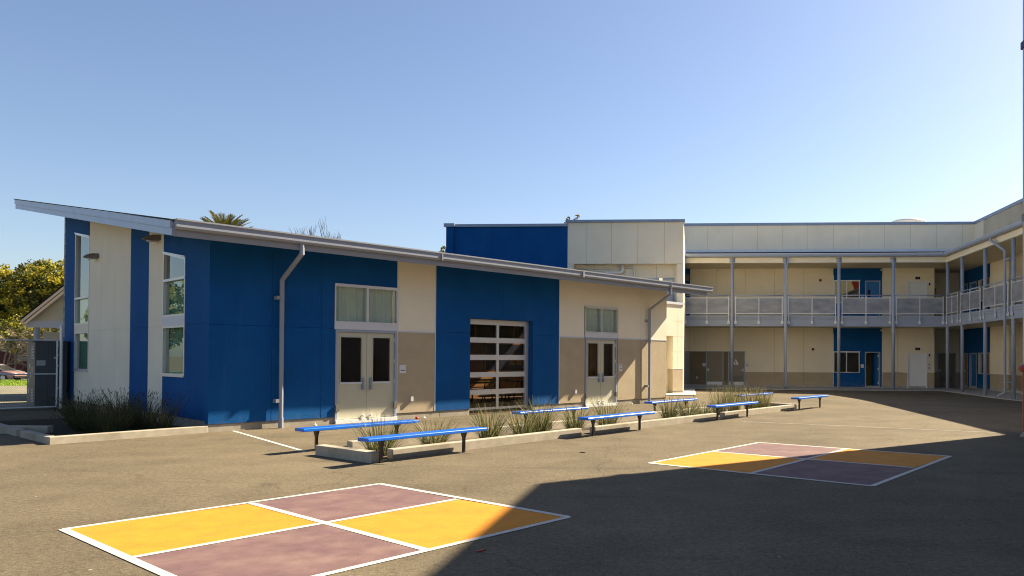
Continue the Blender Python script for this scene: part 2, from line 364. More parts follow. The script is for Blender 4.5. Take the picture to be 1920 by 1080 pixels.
        o = bpy.data.objects.new(name, me); COL.objects.link(o)
        if parent is not None: o.parent = parent
        if bevel:
            b = o.modifiers.new('bevel', 'BEVEL'); b.width = bevel; b.segments = 2; b.limit_method = 'ANGLE'; b.angle_limit = R(40)
        return o

def thing(name, label, cat, loc=(0, 0, 0), rz=0.0, group=None):
    o = bpy.data.objects.new(name, None); COL.objects.link(o); o.empty_display_size = .3
    o.location = loc; o.rotation_euler = (0, 0, rz); o['label'] = label; o['category'] = cat
    if group: o['group'] = group
    return o
def tag(o, label, cat, group=None):
    o['label'] = label; o['category'] = cat
    if group: o['group'] = group
    return o
def struct(o): o['kind'] = 'structure'; return o
def copy_thing(root, loc, rz, label, group=None):
    r = root.copy(); COL.objects.link(r); r.location = loc; r.rotation_euler = (0, 0, rz); r['label'] = label
    if group: r['group'] = group
    for ch in list(root.children):
        c = ch.copy(); COL.objects.link(c); c.parent = r
        for g in ch.children:
            d = g.copy(); COL.objects.link(d); d.parent = c
    return r

# ------------------------------------------------------------------ ground
def sm(t): t = min(max(t, 0), 1); return t * t * (3 - 2 * t)
UA = (.65065, .75938)
def gz(x, y):
    u = x * UA[0] + y * UA[1]
    z = -.17 * sm((u - 27) / 10)
    z += -.8 * sm((y - 45) / 15) * sm((-x - 14) / 8)
    return z
def axis(lo, hi, step, far, g=1.5):
    a = []; x = lo
    while x <= hi + 1e-6: a.append(x); x += step
    s = step; l = lo; h = hi
    while h < far:
        s *= g; h += s; l -= s; a.append(h); a.insert(0, l)
    return a
gx = axis(-34, 34, .8, 900); gy = axis(-12, 84, .8, 900)
gm = MB()
gm.v = [(x, y, gz(x, y)) for y in gy for x in gx]
nx = len(gx)
for j in range(len(gy) - 1):
    for i in range(nx - 1):
        gm.f.append((j * nx + i, j * nx + i + 1, (j + 1) * nx + i + 1, (j + 1) * nx + i)); gm.mi.append(0)
struct(gm.build('ground', 'asphalt', recalc=False, smooth=True))

def sheet(mb, pts, dz, m=0, n=6):
    """bilinear quad lying on the ground, dz above it; pts counter-clockwise (4)"""
    a, b, c, d = pts; b0 = len(mb.v)
    for j in range(n + 1):
        for i in range(n + 1):
            s, t = i / n, j / n
            x = (a[0] * (1 - s) + b[0] * s) * (1 - t) + (d[0] * (1 - s) + c[0] * s) * t
            y = (a[1] * (1 - s) + b[1] * s) * (1 - t) + (d[1] * (1 - s) + c[1] * s) * t
            mb.v.append((x, y, gz(x, y) + dz))
    for j in range(n):
        for i in range(n):
            k = b0 + j * (n + 1) + i
            mb.f.append((k, k + 1, k + n + 2, k + n + 1)); mb.mi.append(m)
def strip(mb, p, q, w, dz, m=0, n=8):
    dx, dy = q[0] - p[0], q[1] - p[1]; l = math.hypot(dx, dy); nx_, ny_ = -dy / l * w / 2, dx / l * w / 2
    sheet(mb, [(p[0] - nx_, p[1] - ny_), (q[0] - nx_, q[1] - ny_), (q[0] + nx_, q[1] + ny_), (p[0] + nx_, p[1] + ny_)], dz, m, n)

# ------------------------------------------------------------------ painted courts
def court(label, L, T, Rr, B, c, lt, tr, rb, lb):
    t = thing('four_square_court', label, 'painted court', (c[0], c[1], 0), 0, 'four square courts painted on the asphalt')
    for quad, mt in (((lt, c, tr, T), 'purple'), ((L, lb, c, lt), 'yellow'), ((c, rb, Rr, tr), 'yellow'), ((lb, B, rb, c), 'purple')):
        mb = MB(); sheet(mb, quad, .003); o = mb.build('painted_square', mt, t, recalc=False)
        o.location = (-c[0], -c[1], 0)
        o['label'] = ('golden yellow' if mt == 'yellow' else 'dusty purple') + ' painted square'
    mb = MB(); k = 0
    for p, q in ((L, T), (T, Rr), (Rr, B), (B, L), (lt, rb), (lb, tr)):
        strip(mb, p, q, .074, .005 + .0004 * k); k += 1
    o = mb.build('white_line', 'line', t, recalc=False); o.location = (-c[0], -c[1], 0)
court('nearest yellow and purple four square court, its corner cut by the bottom of the photo', (-5.427, 7.055), (-3.354, 9.651), (-.730, 7.711), (-2.83, 5.07), (-3.119, 7.334), (-4.322, 8.334), (-2.109, 8.638), (-1.80, 6.36), (-4.129, 6.074))
court('farther yellow and purple four square court, half in the large shadow on the right', (.135, 11.661), (2.303, 14.573), (5.246, 12.685), (2.988, 9.671), (2.666, 12.215), (1.253, 13.133), (3.785, 13.670), (4.130, 11.316), (1.594, 10.705))
mb = MB(); strip(mb, (-8.86, 16.29), (-5.74, 12.84), .07, .004)
tag(mb.build('painted_line', 'line', recalc=False), 'thin white line painted from the blue wall to the nearest bench', 'painted line', 'white lines on the asphalt')
mb = MB(); strip(mb, (2.60, 19.35), (8.1, 16.72), .06, .004)
tag(mb.build('painted_line', 'line_worn', recalc=False), 'worn white line crossing the asphalt from the benches towards the red post', 'painted line', 'white lines on the asphalt')

# ------------------------------------------------------------------ pavilion (frame A: x along the yard front, y inward)
PA = (-9.194, 15.925, 0); RA = R(90 - 40.59)
pav = thing('pavilion_building', 'single-storey blue and cream school building with a long sloping shed roof and tall side windows', 'building', PA, RA)
ZT = 2.285; Z0 = .17
def soff(y): return 4.134 + .162 * y
TOP = 4.16
jb = [1.3, 2.45, 3.63]; jb2 = [6.74, 7.9, 9.07]
# front wall fields
w = MB()
w.panel(0, 2.79, Z0, TOP, jx=jb, jz=[ZT + .02]); w.panel(2.79, 4.47, 3.40, TOP, jx=jb)
w.build_each('wall', 'blue', pav, 'blue stucco wall left of the double doors')
w = MB(); w.panel(4.47, 5.61, ZT + .02, TOP); w.build_each('wall', 'cream', pav, 'narrow cream stucco panel beside the first doors')
w = MB(); w.panel(4.47, 5.61, Z0, ZT - .02); w.build_each('wall', 'taupe', pav, 'narrow taupe stucco panel beside the first doors')
w = MB(); w.panel(5.61, 6.745, Z0, TOP, jx=jb2, jz=[ZT + .02]); w.panel(6.745, 9.065, 2.73, TOP, jx=jb2); w.panel(9.065, 10.16, Z0, TOP, jz=[ZT + .02])
w.box(6.745, 6.80, .2, .34, .02, 2.73); w.box(9.06, 9.12, .2, .30, .02, 2.73); w.box(6.745, 9.12, .2, .34, 2.72, 2.80)
w.build_each('wall', 'blue', pav, 'blue stucco wall round the glazed roll-up door')
jc = [11.27, 12.92, 14.12]
w = MB(); w.panel(10.16, 11.27, ZT + .02, TOP); w.panel(11.27, 12.92, 3.32, TOP); w.panel(12.92, 15.58, ZT + .02, TOP, jx=jc)
w.box(15.38, 15.58, .2, 3.63, Z0, 4.6)
w.build_each('wall', 'cream', pav, 'cream stucco wall above the second doors')
w = MB(); w.panel(10.16, 11.30, Z0, ZT - .02); w.panel(12.90, 15.58, Z0, ZT - .02, jx=jc)
w.build_each('wall', 'taupe', pav, 'taupe stucco base beside the second doors')
# joint trims
w = MB()
for a, b in ((4.47, 5.61), (10.16, 11.27), (12.92, 15.58)): w.box(a, b, -.012, .1, ZT - .02, ZT + .02)
for x in (4.455, 5.60, 10.155): w.box(x - .012, x + .012, -.010, .06, Z0, TOP)
w.build_each('trim', 'steel_lt', pav)
# stem wall
w = MB()
for a, b in ((0, 2.79), (4.47, 6.745), (9.065, 11.30), (12.88, 15.58)): w.box(a, b, .02, .2, -.1, Z0 - .015)
w.box(.02, .2, .2, 12.1, -.1, .235); w.box(15.38, 15.56, .2, 3.6, -.1, Z0)
w.build_each('foundation', 'concrete', pav)
w = MB()
for a, b in ((0, 2.79), (4.47, 6.745), (9.065, 11.30), (12.88, 15.58)): w.box(a, b, .006, .2, Z0 - .015, Z0)
w.build_each('drip_flashing', 'lamp', pav)
# side wall (mode B: u = y, d = x)
def bp(mb, y0, y1, z0, z1=None, m=0, jz=None, jy=()):
    """side wall field following the slope when z1 is None"""
    ys = [y0] + [j for j in jy if y0 < j < y1] + [y1]
    for i in range(len(ys) - 1):
        a, b = ys[i], ys[i + 1]; ga = .005 if i else 0; gb = .005 if i < len(ys) - 2 else 0
        za, zb = (soff(a) + .03, soff(b) + .03) if z1 is None else (z1 if isinstance(z1, tuple) else (z1, z1))
        mb.prism([(a, z0), (b, z0), (b, zb), (a, za)], .012, .2, m)
        if jz:
            mb.prism([(a + ga, z0), (b - gb, z0), (b - gb, jz - .005), (a + ga, jz - .005)], 0, .012, m)
            mb.prism([(a + ga, jz + .005), (b - gb, jz + .005), (b - gb, zb), (a + ga, za)], 0, .012, m)
        else: mb.prism([(a + ga, z0), (b - gb, z0), (b - gb, zb), (a + ga, za)], 0, .012, m)
JB = 2.326; ZB = .235
w = MB('B'); bp(w, .2, 1.43, ZB, jz=JB); bp(w, 1.43, 2.88, ZB, 1.15)
w.prism([(1.43, 3.87), (2.88, 4.10), (2.88, soff(2.88) + .03), (1.43, soff(1.43) + .03)], 0, .2)
w.build_each('wall', 'blue', pav, 'blue stucco round the near side window')
w = MB('B'); bp(w, 2.88, 3.92, ZB, jz=JB); w.build_each('wall', 'cream', pav, 'narrow cream stucco band on the side wall')
w = MB('B'); bp(w, 3.92, 5.36, ZB, jz=JB); w.build_each('wall', 'blue', pav, 'blue stucco band on the side wall')
w = MB('B'); bp(w, 5.36, 9.19, ZB, jz=JB, jy=(6.65, 7.95)); bp(w, 9.19, 10.74, ZB, 1.15)
w.build_each('wall', 'cream', pav, 'wide cream stucco band on the side wall')
w = MB('B'); bp(w, 10.74, 12.11, ZB, jz=JB)
w.prism([(9.19, 5.13), (10.74, 5.38), (10.74, soff(10.74) + .03), (9.19, soff(9.19) + .03)], 0, .2)
w.build_each('wall', 'blue', pav, 'blue stucco at the far end of the side wall')
# back and inner walls, floor
w = MB(); w.prism([(0, 0), (15.58, 0), (15.58, 6.1), (0, 6.1)], 11.95, 12.11)
w.build('back_wall', 'cream', pav)
w = MB(); w.box(.21, 15.37, 6.1, 6.2, .08, 5.1)
w.build('partition_wall', 'inner', pav)
w = MB(); w.box(.2, 15.38, .2, 11.95, -.05, .08); w.box(2.8, 4.47, .02, .2, -.05, .075); w.box(11.3, 12.88, .02, .2, -.05, .075); w.box(6.75, 9.06, .02, .2, -.05, .03)
w.build('floor_slab', 'carpet', pav)
# clerestory band and board on the partition
w = MB()
for i in range(15): w.box(1.0 + i * .95, 1.06 + i * .95, 6.05, 6.1, 2.35, 3.2)
w.box(.8, 15.2, 6.04, 6.1, 2.27, 2.35); w.box(.8, 15.2, 6.04, 6.1, 3.2, 3.3)
f = w.build('inner_window_frame', 'wood', pav)
w = MB(); w.box(.8, 15.2, 6.08, 6.095, 2.35, 3.2); w.build('pane', 'rubber', f)
w = MB(); w.box(11.9, 14.7, 6.05, 6.1, 1.05, 2.2, 0); w.box(11.98, 14.62, 6.04, 6.06, 1.12, 2.13, 1)
for x, z, a, b in ((13.1, 1.3, .3, .42), (13.45, 1.3, .3, .4), (13.8, 1.18, .62, .68), (14.25, 1.9, .28, .2)): w.box(x, x + a, 6.03, 6.045, z, z + b, 2)
w.build('bulletin_board', ['wood', 'navy', 'paper'], pav)
w = MB()
for x0, k in ((11.7, 0), (12.05, 1), (12.45, 0), (12.8, 1)): w.box(x0, x0 + .3, .9, .93, .4, 2.3, k)
w.build('curtain', ['cur_y', 'cur_g'], pav)

# roof
w = MB('F')
x0, x1, y0, y1 = -1.02, 16.72, -1.0, 13.2
def rz(y, t): return soff(y) + t
w.add([(x0, y0, rz(y0, 0)), (x1, y0, rz(y0, 0)), (x1, y1, rz(y1, 0)), (x0, y1, rz(y1, 0)), (x0, y0, rz(y0, .26)), (x1, y0, rz(y0, .26)), (x1, y1, rz(y1, .26)), (x0, y1, rz(y1, .26))],
      [(0, 3, 2, 1), (4, 5, 6, 7), (0, 1, 5, 4), (1, 2, 6, 5), (2, 3, 7, 6), (3, 0, 4, 7)])
roof = w.build('roof', 'blind', pav); roof.data.materials.clear(); roof.data.materials.append(M['gutter'])
w = MB('B')      # gable fascia, two tiers, with seams
for k, xx in ((0, x0), (1, x1)):
    sgn = -1 if k == 0 else 1
    a, b = (xx - .02, xx) if k == 0 else (xx, xx + .02)
    w.prism([(y0, rz(y0, -.01)), (y1, rz(y1, -.01)), (y1, rz(y1, .13)), (y0, rz(y0, .13))], a, b)
    a2, b2 = (xx - .045, xx) if k == 0 else (xx, xx + .045)
    ys = [y0 + (y1 - y0) * i / 6 for i in range(7)]
    for i in range(6):
        p, q = ys[i] + .006, ys[i + 1] - .006
        w.prism([(p, rz(p, .135)), (q, rz(q, .135)), (q, rz(q, .28)), (p, rz(p, .28))], a2, b2)
w.build('fascia', 'fascia', roof)
w = MB('F')
w.add([(x0 - .06, y0 - .02, rz(y0, .285)), (x1 + .06, y0 - .02, rz(y0, .285)), (x1 + .06, y1 + .05, rz(y1, .285)), (x0 - .06, y1 + .05, rz(y1, .285)),
       (x0 - .06, y0 - .02, rz(y0, .31)), (x1 + .06, y0 - .02, rz(y0, .31)), (x1 + .06, y1 + .05, rz(y1, .31)), (x0 - .06, y1 + .05, rz(y1, .31))],
      [(0, 3, 2, 1), (4, 5, 6, 7), (0, 1, 5, 4), (1, 2, 6, 5), (2, 3, 7, 6), (3, 0, 4, 7)])
w.build('roof_covering', 'black', roof)
w = MB('F')      # eaves board and gutter
zb = soff(-1.0)
w.box(x0, x1 - .1, -1.04, -1.0, zb - .02, zb + .14)
w.build('eaves_board', 'eaves', roof)
w = MB('F')
w.along([(-1.0, zb + .115), (-1.10, zb + .115), (-1.135, zb + .16), (-1.135, zb + .265), (-1.16, zb + .285), (-1.16, zb + .315), (-1.0, zb + .315)], x0 + .02, x1 + .2)
w.box(10.05, 10.11, -1.165, -1.0, zb + .108, zb + .32); w.box(5.0, 5.03, -1.163, -1.0, zb + .11, zb + .318); w.box(14.4, 14.43, -1.163, -1.0, zb + .11, zb + .318)
w.build('gutter', 'gutter', roof)
# downspouts
for sx in (1.47, 14.46):
    w = MB()
    w.tube([(sx, -1.07, zb + .12), (sx, -1.07, zb - .10), (sx, -.115, 3.36), (sx, -.115, .03)], .046, 12)
    w.tube([(sx, -.115, .0), (sx, -.115, .24)], .055, 12)
    for z in (2.95, .62): w.box(sx - .13, sx - .05, -.15, 0, z - .04, z + .04)
    w.build('downspout', 'gutter', pav, smooth=False)['label'] = 'grey downspout with an offset under the eaves'
# double doors with transom windows
def double_door(a, b, mid, glassw, wtop, seed):
    fr = MB()
    fr.box(a, a + .055, -.012, .14, .02, ZT); fr.box(b - .055, b, -.012, .14, .02, ZT); fr.box(a + .055, b - .055, -.012, .14, ZT - .06, ZT)
    f = fr.build('door_frame', 'steel', pav)
    s = MB(); s.box(a, b, -.05, .14, -.02, .09); s.build('threshold', 'white', f)
    for k, (p, q) in enumerate(((a + .06, mid - .004), (mid + .004, b - .06))):
        g0, g1 = glassw[k]; z0, z1 = 1.0, 2.10
        d = MB()
        d.box(p, g0, .03, .075, .10, ZT - .065); d.box(g1, q, .03, .075, .10, ZT - .065); d.box(g0, g1, .03, .075, .10, z0); d.box(g0, g1, .03, .075, z1, ZT - .065)
        lp = .018
        for (u0, u1, v0, v1) in ((g0 - lp, g0, z0 - lp, z1 + lp), (g1, g1 + lp, z0 - lp, z1 + lp), (g0, g1, z1, z1 + lp)): d.box(u0, u1, .018, .04, v0, v1)
        dd = d.build('door', 'door', pav)
        gl = MB(); gl.box(g0, g1, .05, .056, z0, z1); gl.build('pane', 'glass_dark', dd)
        sl = MB(); sl.box(g0 - lp, g1 + lp, .012, .04, z0 - .045, z0); sl.build('glazing_sill', 'steel_lt', dd)
        hx = q - .10 if k == 0 else p + .10
        h = MB(); h.box(hx - .032, hx + .032, .012, .03, .80, 1.11); h.box(hx - .026, hx + .026, -.03, .012, .82, .92); h.lathe([(.0, 0), (.028, 0), (.028, .03), (0, .03)], (hx, .0, 1.0), 12)
        h.build('handle', 'coping', dd)
        hg = MB(); hxx = p - .012 if k == 0 else q + .002
        for z in (.25, .95, 1.45, 2.0): hg.tube([(hxx + .005, .012, z), (hxx + .005, .012, z + .11)], .012, 8)
        hg.build_each('hinge', 'galv', dd)
        st = MB(); st.tube([(hx, .03, .16), (hx, -.07, .16)], .028, 12); st.tube([(hx, -.055, .16), (hx, -.075, .16)], .034, 12)
        st.build('door_stop', 'white', dd, smooth=False)
        pl = MB(); ex = a + .005 if k == 0 else b - .09
        pl.box(ex, ex + .085, -.05, .012, .30, .46); pl.build('door_catch', 'lamp', dd)
    wn = MB(); wa, wb = a - .03, b + .03
    wn.box(wa, wb, -.012, .12, ZT + .005, ZT + .17); wn_o = wn.build('spandrel', 'steel_lt', pav)
    wf = MB(); zb_, zt = ZT + .17, wtop
    wf.box(wa, wa + .035, -.014, .12, zb_, zt); wf.box(wb - .035, wb, -.014, .12, zb_, zt); wf.box(wa, wb, -.03, .12, zt - .05, zt + .02); wf.box(wa, wb, -.02, .12, zb_, zb_ + .035)
    mm = (wa + wb) / 2; wf.box(mm - .03, mm + .03, -.014, .12, zb_ + .035, zt - .05)
    wo = wf.build('window', 'alu', pav)
    for p, q in ((wa + .035, mm - .03), (mm + .03, wb - .035)):
        g = MB(); g.box(p, q, .05, .056, zb_ + .035, zt - .05); g.build('pane', 'glass_green', wo)
    bl = MB(); n = 40
    pts = []
    for i in range(n):
        x_a = wa + .05 + (wb - wa - .1) * i / n; x_b = wa + .05 + (wb - wa - .1) * (i + 1) / n
        dd_ = .13 + .025 * math.sin(i * 1.3 + seed); d2 = .13 + .025 * math.sin((i + 1) * 1.3 + seed)
        bl.add([(x_a, dd_, zb_), (x_b, d2, zb_), (x_b, d2, zt), (x_a, dd_, zt)], [(0, 1, 2, 3)])
    bl.build('blind', 'blind', wo, recalc=False)
double_door(2.80, 4.45, 3.63, ((2.95, 3.49), (3.80, 4.27)), 3.38, 0)
double_door(11.33, 12.86, 12.09, ((11.48, 11.95), (12.23, 12.69)), 3.31, 2)
# glazed roll-up door
a, b = 6.80, 9.06; D0, D1 = .235, .285
zr = [.12, .62, 1.12, 1.62, 2.12, 2.62]
w = MB()
w.box(a, a + .09, D0, D1, .10, 2.72); w.box(b - .13, b, D0 - .03, D1, .03, 2.72)
for i, z in enumerate(zr):
    h = .075 if 0 < i < 5 else .05
    w.box(a + .09, b - .13, D0, D1, max(.10, z - h), z + h if i < 5 else 2.72)
mid = (a + b - .04) / 2
for i in range(5):
    w.box(mid - .045, mid + .045, D0 + .004, D1 - .004, zr[i] + (.075 if i else .05), zr[i + 1] - (.075 if i < 4 else .05))
ru = w.build('roll_up_door', 'alu', pav)
for i in range(5):
    for p, q in ((a + .09, mid - .045), (mid + .045, b - .13)):
        g = MB(); g.box(p, q, D0 + .02, D0 + .026, zr[i] + (.075 if i else .05), zr[i + 1] - (.075 if i < 4 else .05)); g.build('pane', 'glass_dark', ru)
w = MB(); w.box(a, b - .13, D0, D1, .03, .099); w.build('bottom_seal', 'rubber', ru)
# small wall fittings on the yard front
for x, z in ((4.87, .53), (10.85, .53)):
    w = MB(); w.prism([(x - .035, z - .06), (x + .035, z - .06), (x + .035, z + .04), (x + .02, z + .065), (x - .02, z + .065), (x - .035, z + .04)], -.07, 0)
    w.build('outlet_cover', 'galv', pav)
for x in (2.3, 5.25, 11.0, 13.6):
    w = MB(); w.lathe([(.045, 0), (.04, .012), (.014, .02), (.012, .055), (0, .06)], (x, -.05, .005), 10); w.build('drain_cap', 'white', pav)
# side windows
def side_window(a, b, heads, trans, mat_lo):
    """a<b along y; heads = (z at a, z at b)"""
    fw = .045; zl0, zl1, zu0 = 1.17, 2.32, 2.54
    f = MB('B')
    def fr(z0, za, zb):
        f.prism([(a, z0), (a + fw, z0), (a + fw, za), (a, za)], -.012, .1); f.prism([(b - fw, z0), (b, z0), (b, zb), (b - fw, zb)], -.012, .1)
        f.box(a + fw, b - fw, -.012, .1, z0, z0 + fw); f.prism([(a + fw, za - fw), (b - fw, zb - fw), (b - fw, zb), (a + fw, za)], -.012, .1)
    fr(zl0, zl1, zl1); fr(zu0, heads[0], heads[1])
    f.prism([(a - .02, heads[0] + .001), (b + .02, heads[1] + .001), (b + .02, heads[1] + .03), (a - .02, heads[0] + .03)], -.035, .1)
    f.box(a - .01, b + .01, -.03, .1, zl0 - .03, zl0 - .001)
    f.box(a + fw, b - fw, -.016, .1, trans - .03, trans + .03)
    wo = f.build('window', 'alu', pav)
    s = MB('B'); s.box(a, b, -.012, .1, zl1 + .001, zu0 - .001); s.build('spandrel', 'steel_lt' if mat_lo else 'cream', wo)
    for z0, za, zb in ((zl0 + fw, zl1 - fw, zl1 - fw), (zu0 + fw, trans - .03, trans - .03), (trans + .03, heads[0] - fw, heads[1] - fw)):
        g = MB('B'); g.prism([(a + fw, z0), (b - fw, z0), (b - fw, zb), (a + fw, za)], .055, .061); g.build('pane', 'glass_b', wo)
    bl = MB('B'); bl.box(a + .05, b - .05, .14, .15, zl0, zl1); bl.box(a + .05, b - .05, .14, .15, zu0, trans); bl.build('blind', 'blind_g', wo)
side_window(1.43, 2.88, (3.85, 4.08), 3.40, True)
side_window(9.19, 10.74, (5.10, 5.35), 3.34, False)
# wall lamps
for y in (8.42, 3.27):
    w = MB()
    pr = [(0, 4.395), (0, 4.52), (-.14, 4.52), (-.24, 4.49), (-.32, 4.425), (-.335, 4.40), (-.16, 4.375)]
    n = len(pr); vs = []; ws = [.20, .20, .185, .16, .11, .08, .17]
    for sgn in (-1, 1):
        for (d, z), hw in zip(pr, ws): vs.append((d, y + sgn * hw, z))
    w.add(vs, [tuple(range(n)), tuple(range(2 * n - 1, n - 1, -1))] + [(i, n + i, n + (i + 1) % n, (i + 1) % n) for i in range(n)])
    lo = w.build('wall_lamp', 'lamp', pav, bevel=.012)
    g = MB(); g.lathe([(.0, 0), (.06, .01), (.075, .04)], (-.18, y, 4.345), 14); g.build('lamp_lens', 'sign', lo)

def sign(name, label, parent_loc, rz, w_, h_, marks, group='small wall signs', mats=('sign', 'signdark')):
    t = thing(name, label, 'sign', parent_loc, rz, group)
    p = MB(); p.box(-w_ / 2, w_ / 2, -.012, 0, -h_ / 2, h_ / 2); p.build('sign_plate', mats[0], t, bevel=.004)
    m_ = MB()
    for (u0, u1, z0, z1) in marks: m_.box(u0, u1, -.015, -.011, z0, z1)
    m_.build('lettering', mats[1], t)
    return t
def A2W(x, y, z=0): return (PA[0] + x * math.cos(RA) - y * math.sin(RA), PA[1] + x * math.sin(RA) + y * math.cos(RA), z)
tx = [(-.055 + i * .0125, -.055 + i * .0125 + .009, -.045, -.025) for i in range(9)]
sign('door_sign', 'small white sign on the taupe panel right of the nearest beige double doors', A2W(4.62, 0, 1.31), RA, .19, .22, tx)
sign('door_sign', 'small white two-part sign right of the farther beige double doors', A2W(13.05, 0, 1.29), RA, .16, .26, tx[1:-1] + [(-.02, .02, .05, .1)])
# tables inside
def table(loc, rz, label):
    t = thing('folding_table', label, 'table', loc, rz, 'folding tables inside the blue building')
    m_ = MB(); m_.box(-1.2, 1.2, -.38, .38, .71, .745); m_.build('table_top', 'lamp', t)
    for s in (-1, 1):
        l = MB(); l.tube([(s * .9, -.3, 0), (s * .9, -.1, .71)], .02, 6); l.tube([(s * .9, .3, 0), (s * .9, .1, .71)], .02, 6); l.build('leg', 'rubber', t)
        bch = MB(); bch.box(-1.2, 1.2, s * .72 - .13, s * .72 + .13, .43, .455); bch.box(-.9, -.86, s * .72 - .02, s * .72 + .02, 0, .43); bch.box(.86, .9, s * .72 - .02, s * .72 + .02, 0, .43); bch.build('bench_seat', 'wood', t)
    return t
t0 = table(A2W(8.2, 2.2, .08), RA + .05, 'dark lunch table nearest the glazed roll-up door inside the blue building')
copy_thing(t0, A2W(11.6, 2.6, .08), RA + .02, 'dark lunch table seen through the right half of the glazed roll-up door')
copy_thing(t0, A2W(10.2, 4.3, .08), RA - .04, 'dark lunch table farthest back below the bulletin board')

# ------------------------------------------------------------------ two-storey building (frame W: x along the front, y away)
PW = (5.244, 43.3, 0); RW_ = R(-3.74)
cls = thing('classroom_building', 'two-storey cream school building with blue bays, grey columns and a railed upper walkway', 'building', PW, RW_)
F0 = -.14; XW = 14.75; YW = 2.9; XC = 12.19
# left block (its front plane at y = -9, corner at x = -2.72)
bx, by = -2.722, -8.997
w = MB('F', bx, by); w.panel(-11.15, -5.4, -.2, 7.73, jx=[-9.0, -7.6], th=.4); w.box(-11.15, -10.80, -.10, 0, -.2, 7.73); w.box(-11.15, -10.8, .4, 8, -.2, 7.73)
w.build_each('wall', 'blue', cls, 'blue stucco wall rising behind the shed roof')
w = MB('F', bx, by)
w.panel(-5.4, 0, 5.985, 7.90, jx=[-4.5, -3.35, -2.12, -.89], th=.5); w.panel(-5.4, -5.11, 0, 5.975, th=.5); w.panel(-.316, 0, -.1, 5.975, th=.5)
w.panel(-5.11, -.316, 3.0, 6.0, jx=[-4.2, -2.55, -1.25], th=.2) if False else None
w.box(-.2, 0, .5, 11.8, -.2, 7.9)
w.build_each('wall', 'cream', cls, 'cream stucco block above the shed roof')
w = MB('F', bx, by + .55); w.panel(-5.3, -.2, -.1, 6.3, jx=[-4.2, -2.75, -1.27], th=.2); w.build_each('wall', 'cream', cls, 'recessed cream wall with white pipes')
w = MB('F', bx, by)
w.box(-11.22, -5.4, -.07, .45, 7.73, 7.86); w.box(-11.25, -10.74, -.16, -.07, 7.73, 7.89); w.box(-5.46, .06, -.09, .55, 7.90, 8.025)
w.build_each('coping', 'coping', cls)
w = MB('F', bx, by + .55)
w.tube([(-5.2, -.12, 5.60), (-3.0, -.12, 5.62), (-2.86, -.12, 5.70), (-2.86, -.12, 6.0)], .075, 12)
w.tube([(-5.2, -.06, 5.80), (-3.1, -.06, 5.80), (-2.98, -.06, 5.9), (-2.98, -.06, 6.0)], .03, 8)
w.tube([(-2.72, -.10, 5.85), (-2.36, -.10, 5.85), (-2.31, -.10, 5.80), (-2.31, -.10, 4.0)], .042, 10)
w.build('drain_pipe', 'white', cls, smooth=True)
w = MB('F', bx, by + .55); w.box(-2.85, -2.40, -.12, 0, 5.22, 5.34); w.build('light_fitting', 'white', cls)
w = MB('F', bx, by + .55)
w.box(-1.25, -1.18, -.04, 0, 4.1, 5.37); w.box(-.51, -.44, -.04, 0, 4.1, 5.37); w.box(-1.18, -.51, -.04, 0, 5.30, 5.37)
o = w.build('window', 'steel', cls); w = MB('F', bx, by + .55); w.box(-1.18, -.51, -.02, -.001, 4.1, 5.30); w.build('pane', 'blind', o)
# low wing wall in the pavilion direction, from the corner back towards the yard
lw = thing('wing_wall', 'sunlit low cream wall with a taupe base and metal cap between the two buildings', 'wall', (1.94, 34.5, 0), RA)
w = MB(); w.panel(-.76, 0, 1.13, 4.06, jz=[1.9, 2.6, 3.3], jx=[-.40], th=.3); w.panel(-6.0, -1.36, -.1, 4.06, th=.3); w.panel(-1.36, -.76, 2.62, 4.06, th=.3); w.box(-1.5, -.7, .5, .6, -.1, 2.7); w.box(-.80, -.76, .3, .5, -.1, 2.7)
w.build_each('wall', 'cream', lw)
w = MB(); w.panel(-.76, 0, .12, 1.11, th=.3); w.build_each('wall', 'taupe', lw)
w = MB(); w.box(-6.05, .05, -.05, .35, 4.06, 4.17); w.box(-.76, 0, -.008, .1, 1.11, 1.13); w.build('cap', 'steel_lt', lw)
w = MB(); w.box(-.76, 0, .012, .3, -.15, .11); w.build_each('foundation', 'concrete', lw)

# main walls: (x0, x1, z0, z1, material)
SOF = 7.15; MIDF = 4.0; SL = 3.47
jl = [-.80, .98, 2.77, 4.55, 10.77, 11.94]
w = MB('F', 0, YW); w.panel(-2.8, -2.42, 4.0, SOF); w.build_each('wall', 'blue', cls, 'narrow blue strip at the left end of the upper walkway')
w = MB('F', 0, YW)
w.panel(-2.40, 6.33, 4.0, SOF, jx=jl); w.panel(9.29, 10.78, 4.0, SOF); w.panel(10.78, 11.96, 6.36, SOF); w.panel(11.96, 12.385, 4.0, SOF)
w.panel(-2.80, .99, 2.05, SL + .05, jx=[-2.45, -1.42, -.06]); w.panel(.99, 6.33, .80, SL + .05, jx=jl); w.panel(9.29, 10.78, .80, SL + .05, jx=[10.2]); w.panel(10.78, 11.96, 1.98, SL + .05); w.panel(11.96, 12.385, .80, SL + .05)
w.box(12.185, 12.385, .2, 2.5, F0, SOF)
w.build_each('wall', 'cream', cls, 'cream stucco wall of both walkways')
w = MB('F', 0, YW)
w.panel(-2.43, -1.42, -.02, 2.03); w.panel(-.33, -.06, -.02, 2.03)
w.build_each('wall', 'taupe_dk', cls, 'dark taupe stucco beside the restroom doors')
w = MB('F', 0, YW)
w.panel(.99, 6.33, -.02, .78, jx=jl); w.panel(9.29, 10.78, -.02, .78); w.panel(11.96, 12.385, -.02, .78)
w.build_each('wall', 'taupe', cls, 'taupe stucco base along the ground floor')
w = MB('F', 0, YW)
